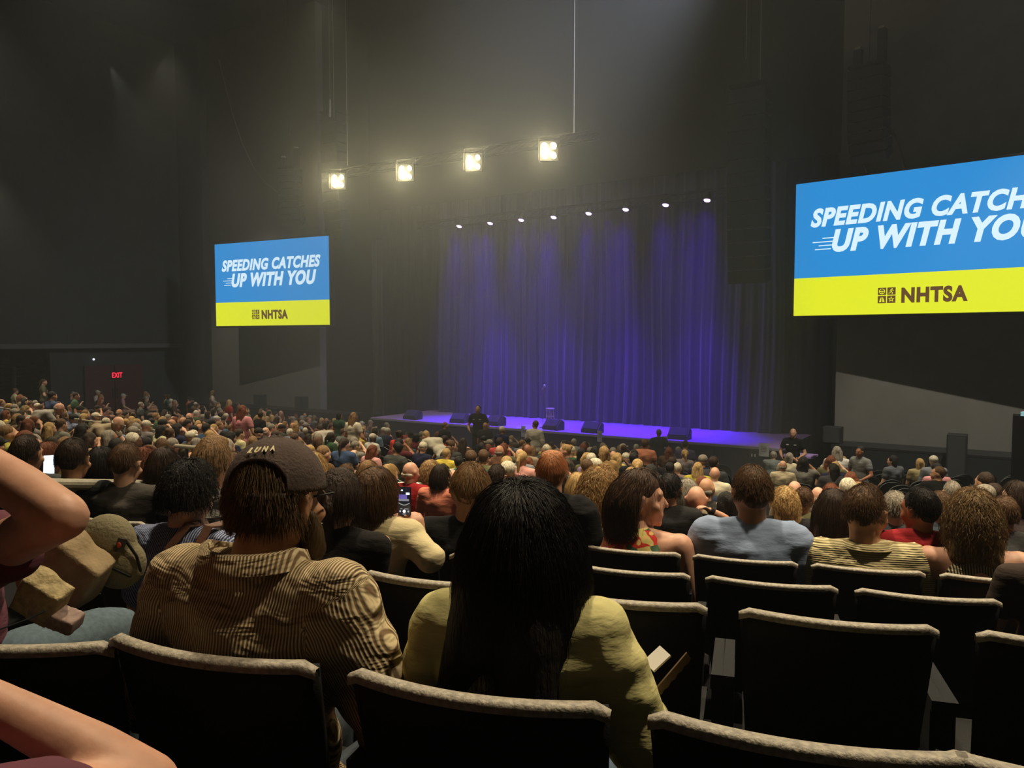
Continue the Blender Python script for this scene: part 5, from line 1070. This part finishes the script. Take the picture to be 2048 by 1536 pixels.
for s_ in seats:
    hd, hx, hy, th, k, p = s_
    near_t = any((p.x - a) ** 2 + (p.y - b) ** 2 < .45 ** 2 for a, b in TAKEN)
    occ = .8
    if 1240 < hx < 1650 and hy < 935 and hx > 1240: occ = .12 if hx > 1380 else .4
    if 1570 < hx < 1660: occ = .25
    if 1690 < hx and hy < 960: occ = .07
    if 640 < hx < 1020 and 852 < hy < 925: occ = .4
    if 1010 < hx < 1240 and hy < 880: occ = .5
    if hx < 380 and hd > 24: occ = .2
    if 380 < hx < 700 and hd > 22: occ = .72
    if near_t: empties.append(s_); continue
    (people if g.random() < occ else empties).append(s_)
people.sort(); empties.sort()
print('SEATS', len(seats), 'PEOPLE', len(people), 'EMPTY', len(empties), 'ALREADY', len(TAKEN), 'CHAIRS', len(CHAIRS))
used = set(); DESC = {}; NP = max(0, 296 - len(TAKEN)); stuffp = []
for n_, (hd, hx, hy, th, k, p) in enumerate(people):
    pi = g.choice((0, 0, 0, 1, 2, 3, 4, 5, 6, 7)) if g.random() > .05 or hd < 15 else g.choice((8, 10))
    for _ in range(400):
        a, b = g.choice(TOPS if g.random() < .5 else TOPS[:4] + TOPS[6:7] + TOPS[12:13]), g.choice(HST); z_ = zone(hx, hy, hd); key = (a[0], b[2], z_)
        if key not in used: used.add(key); break
    skn = g.choice(('fair', 'fair', 'pink', 'tan', 'tan', 'brown', 'dark') if g.random() < .5 else ('fair', 'tan'))
    q = p + (Vector((CC.x, CC.y, p.z)) - p).normalized() * .12 + Vector((g.uniform(-.05, .05), g.uniform(-.03, .03), 0)); q.z = p.z
    f = lambda c: tuple(v * g.uniform(.85, 1.1) for v in srgb(*c)[:3]) + (1,)
    args = (pi, q, face_yaw(p) + R(g.uniform(-18, 12)), g.uniform(.93, 1.03), b[0], HC[b[1]], SK[skn], f(a[1]), srgb(*g.choice(((30, 32, 44), (24, 24, 24), (90, 84, 70)))))
    if n_ < NP: figure(*args, 'person with %s and %s top %s %s' % (b[2], a[0], 'standing' if pi >= 8 else 'seated', z_)); DESC[(k, round(th, 5))] = '%s and %s top %s' % (b[2], a[0], z_)
    else: stuffp.append(args)
# people past the limit: one mesh with a colour per vertex
if stuffp:
    vv, ff, cc_, off = [], [], [], 0
    cache = {}
    def arr(me):
        if me.name not in cache:
            f_ = [tuple(p_.vertices) for p_ in me.polygons]; cache[me.name] = (co(me), np.array([q_ if len(q_) == 4 else (*q_, q_[2]) for q_ in f_]))
        return cache[me.name]
    def dec(me, vox):
        o = bpy.data.objects.new('t', me); COL.objects.link(o); m = o.modifiers.new('d', 'DECIMATE'); m.ratio = vox; dg = bpy.context.evaluated_depsgraph_get(); r = bpy.data.meshes.new_from_object(o.evaluated_get(dg)); bpy.data.objects.remove(o); return r
    low = {}
    for pi, q, rz_, s, hs, hcol, skin, top, trous in stuffp:
        nm, J, h, b, sh, tr = PROTO[pi]; M = Matrix.Translation(q) @ Matrix.Rotation(rz_, 4, 'Z') @ Matrix.Diagonal((s, s, s, 1))
        parts = [(b, skin, M), (sh, top, M)] + ([(HS[hs], hcol, M @ headM(J, h))] if hs else [])
        for me, col, MM in parts:
            if me.name not in low: low[me.name] = dec(me, .09)
            c_, f_ = arr(low[me.name]); A = np.array(MM); vv.append(c_ @ A[:3, :3].T + A[:3, 3]); ff.append(f_ + off); off += len(c_); cc_.append(np.tile(col, (len(c_), 1)))
    vv = np.concatenate(vv); ff = np.concatenate(ff)
    me = bpy.data.meshes.new('distant_audience'); me.from_pydata(vv.tolist(), [], [tuple(dict.fromkeys(q.tolist())) for q in ff]); me.update()
    ca = me.color_attributes.new('col', 'FLOAT_COLOR', 'POINT'); ca.data.foreach_set('color', np.concatenate(cc_).astype(np.float32).ravel())
    me.materials.append(mat('distant_people', rough=.9, attr='col')); me.polygons.foreach_set('use_smooth', [True] * len(me.polygons))
    o = link('distant_audience', me); tag(o, 'farthest part of the seated audience below the stage and along the back rows', 'crowd', kind='stuff')
cnt = {}; NTH = {1: 'nearest', 2: 'second', 3: 'third', 4: 'fourth', 5: 'fifth', 6: 'sixth', 7: 'seventh', 8: 'eighth', 9: 'ninth', 10: 'tenth', 11: 'eleventh', 12: 'twelfth'}
for hd, hx, hy, th, k, p in empties:
    if len(CHAIRS) >= 290: break
    dth = .56 / ROWR[k]; best = None
    for (kk, t2), ds in DESC.items():
        if kk == k:
            n_ = round(abs(t2 - th) / dth)
            if n_ and (best is None or n_ < best[0]): best = (n_, 'right' if th > t2 else 'left', ds)
    if best and best[0] <= 12: chair(th, k, '%s empty chair %s of the %s' % (NTH[best[0]], best[1], best[2]), 'empty black chairs ' + zone(hx, hy, hd), near=hd < 9, flat=True)
    else: cnt[k] = cnt.get(k, 0) + 1; chair(th, k, 'empty black chair %s, %s row, %s of its row' % (zone(hx, hy, hd), ('%dth' % (25 - k) if k < 13 else NTH.get(25 - k, 'rear')).replace('nearest', 'front'), NTH.get(cnt[k], 'last').replace('nearest', 'leftmost')), 'empty black chairs ' + zone(hx, hy, hd), near=hd < 9, flat=True)
left = [s_ for s_ in people][: max(0, 296 - len(CHAIRS))]
for hd, hx, hy, th, k, p in left:
    chair(th, k, 'chair under the person with ' + DESC[(k, round(th, 5))], 'occupied black chairs ' + zone(hx, hy, hd), near=False, flat=True)
# ------------------------------------------------------------------ haze in the air before and over the stage
hz = MB(); hz.box((-15.95, 25.3, 9.9), (21.9, 15.9, 19.6)); o = obj('stage_haze', hz, None); tag(o, 'thin grey theatrical haze hanging in the air over the stage', 'haze', kind='stuff')
m = bpy.data.materials.new('haze'); m.use_nodes = True; N = m.node_tree.nodes; N.clear(); ou = N.new('ShaderNodeOutputMaterial'); vs = N.new('ShaderNodeVolumeScatter'); vs.inputs['Density'].default_value = .019; vs.inputs['Anisotropy'].default_value = .25
vs.inputs['Color'].default_value = (1, 1, 1, 1); m.node_tree.links.new(vs.outputs[0], ou.inputs['Volume']); o.data.materials.append(m)

hz = MB(); hz.box((-9.4, 6.6, 9.95), (52, 37, 19.7)); o2 = obj('hall_haze', hz, None); tag(o2, 'very faint grey haze filling the dark air of the whole hall', 'haze', kind='stuff')
m2 = m.copy(); m2.node_tree.nodes['Volume Scatter'].inputs['Density'].default_value = .0014; m2.node_tree.nodes['Volume Scatter'].inputs['Color'].default_value = (.82, .93, 1, 1); o2.data.materials.append(m2)
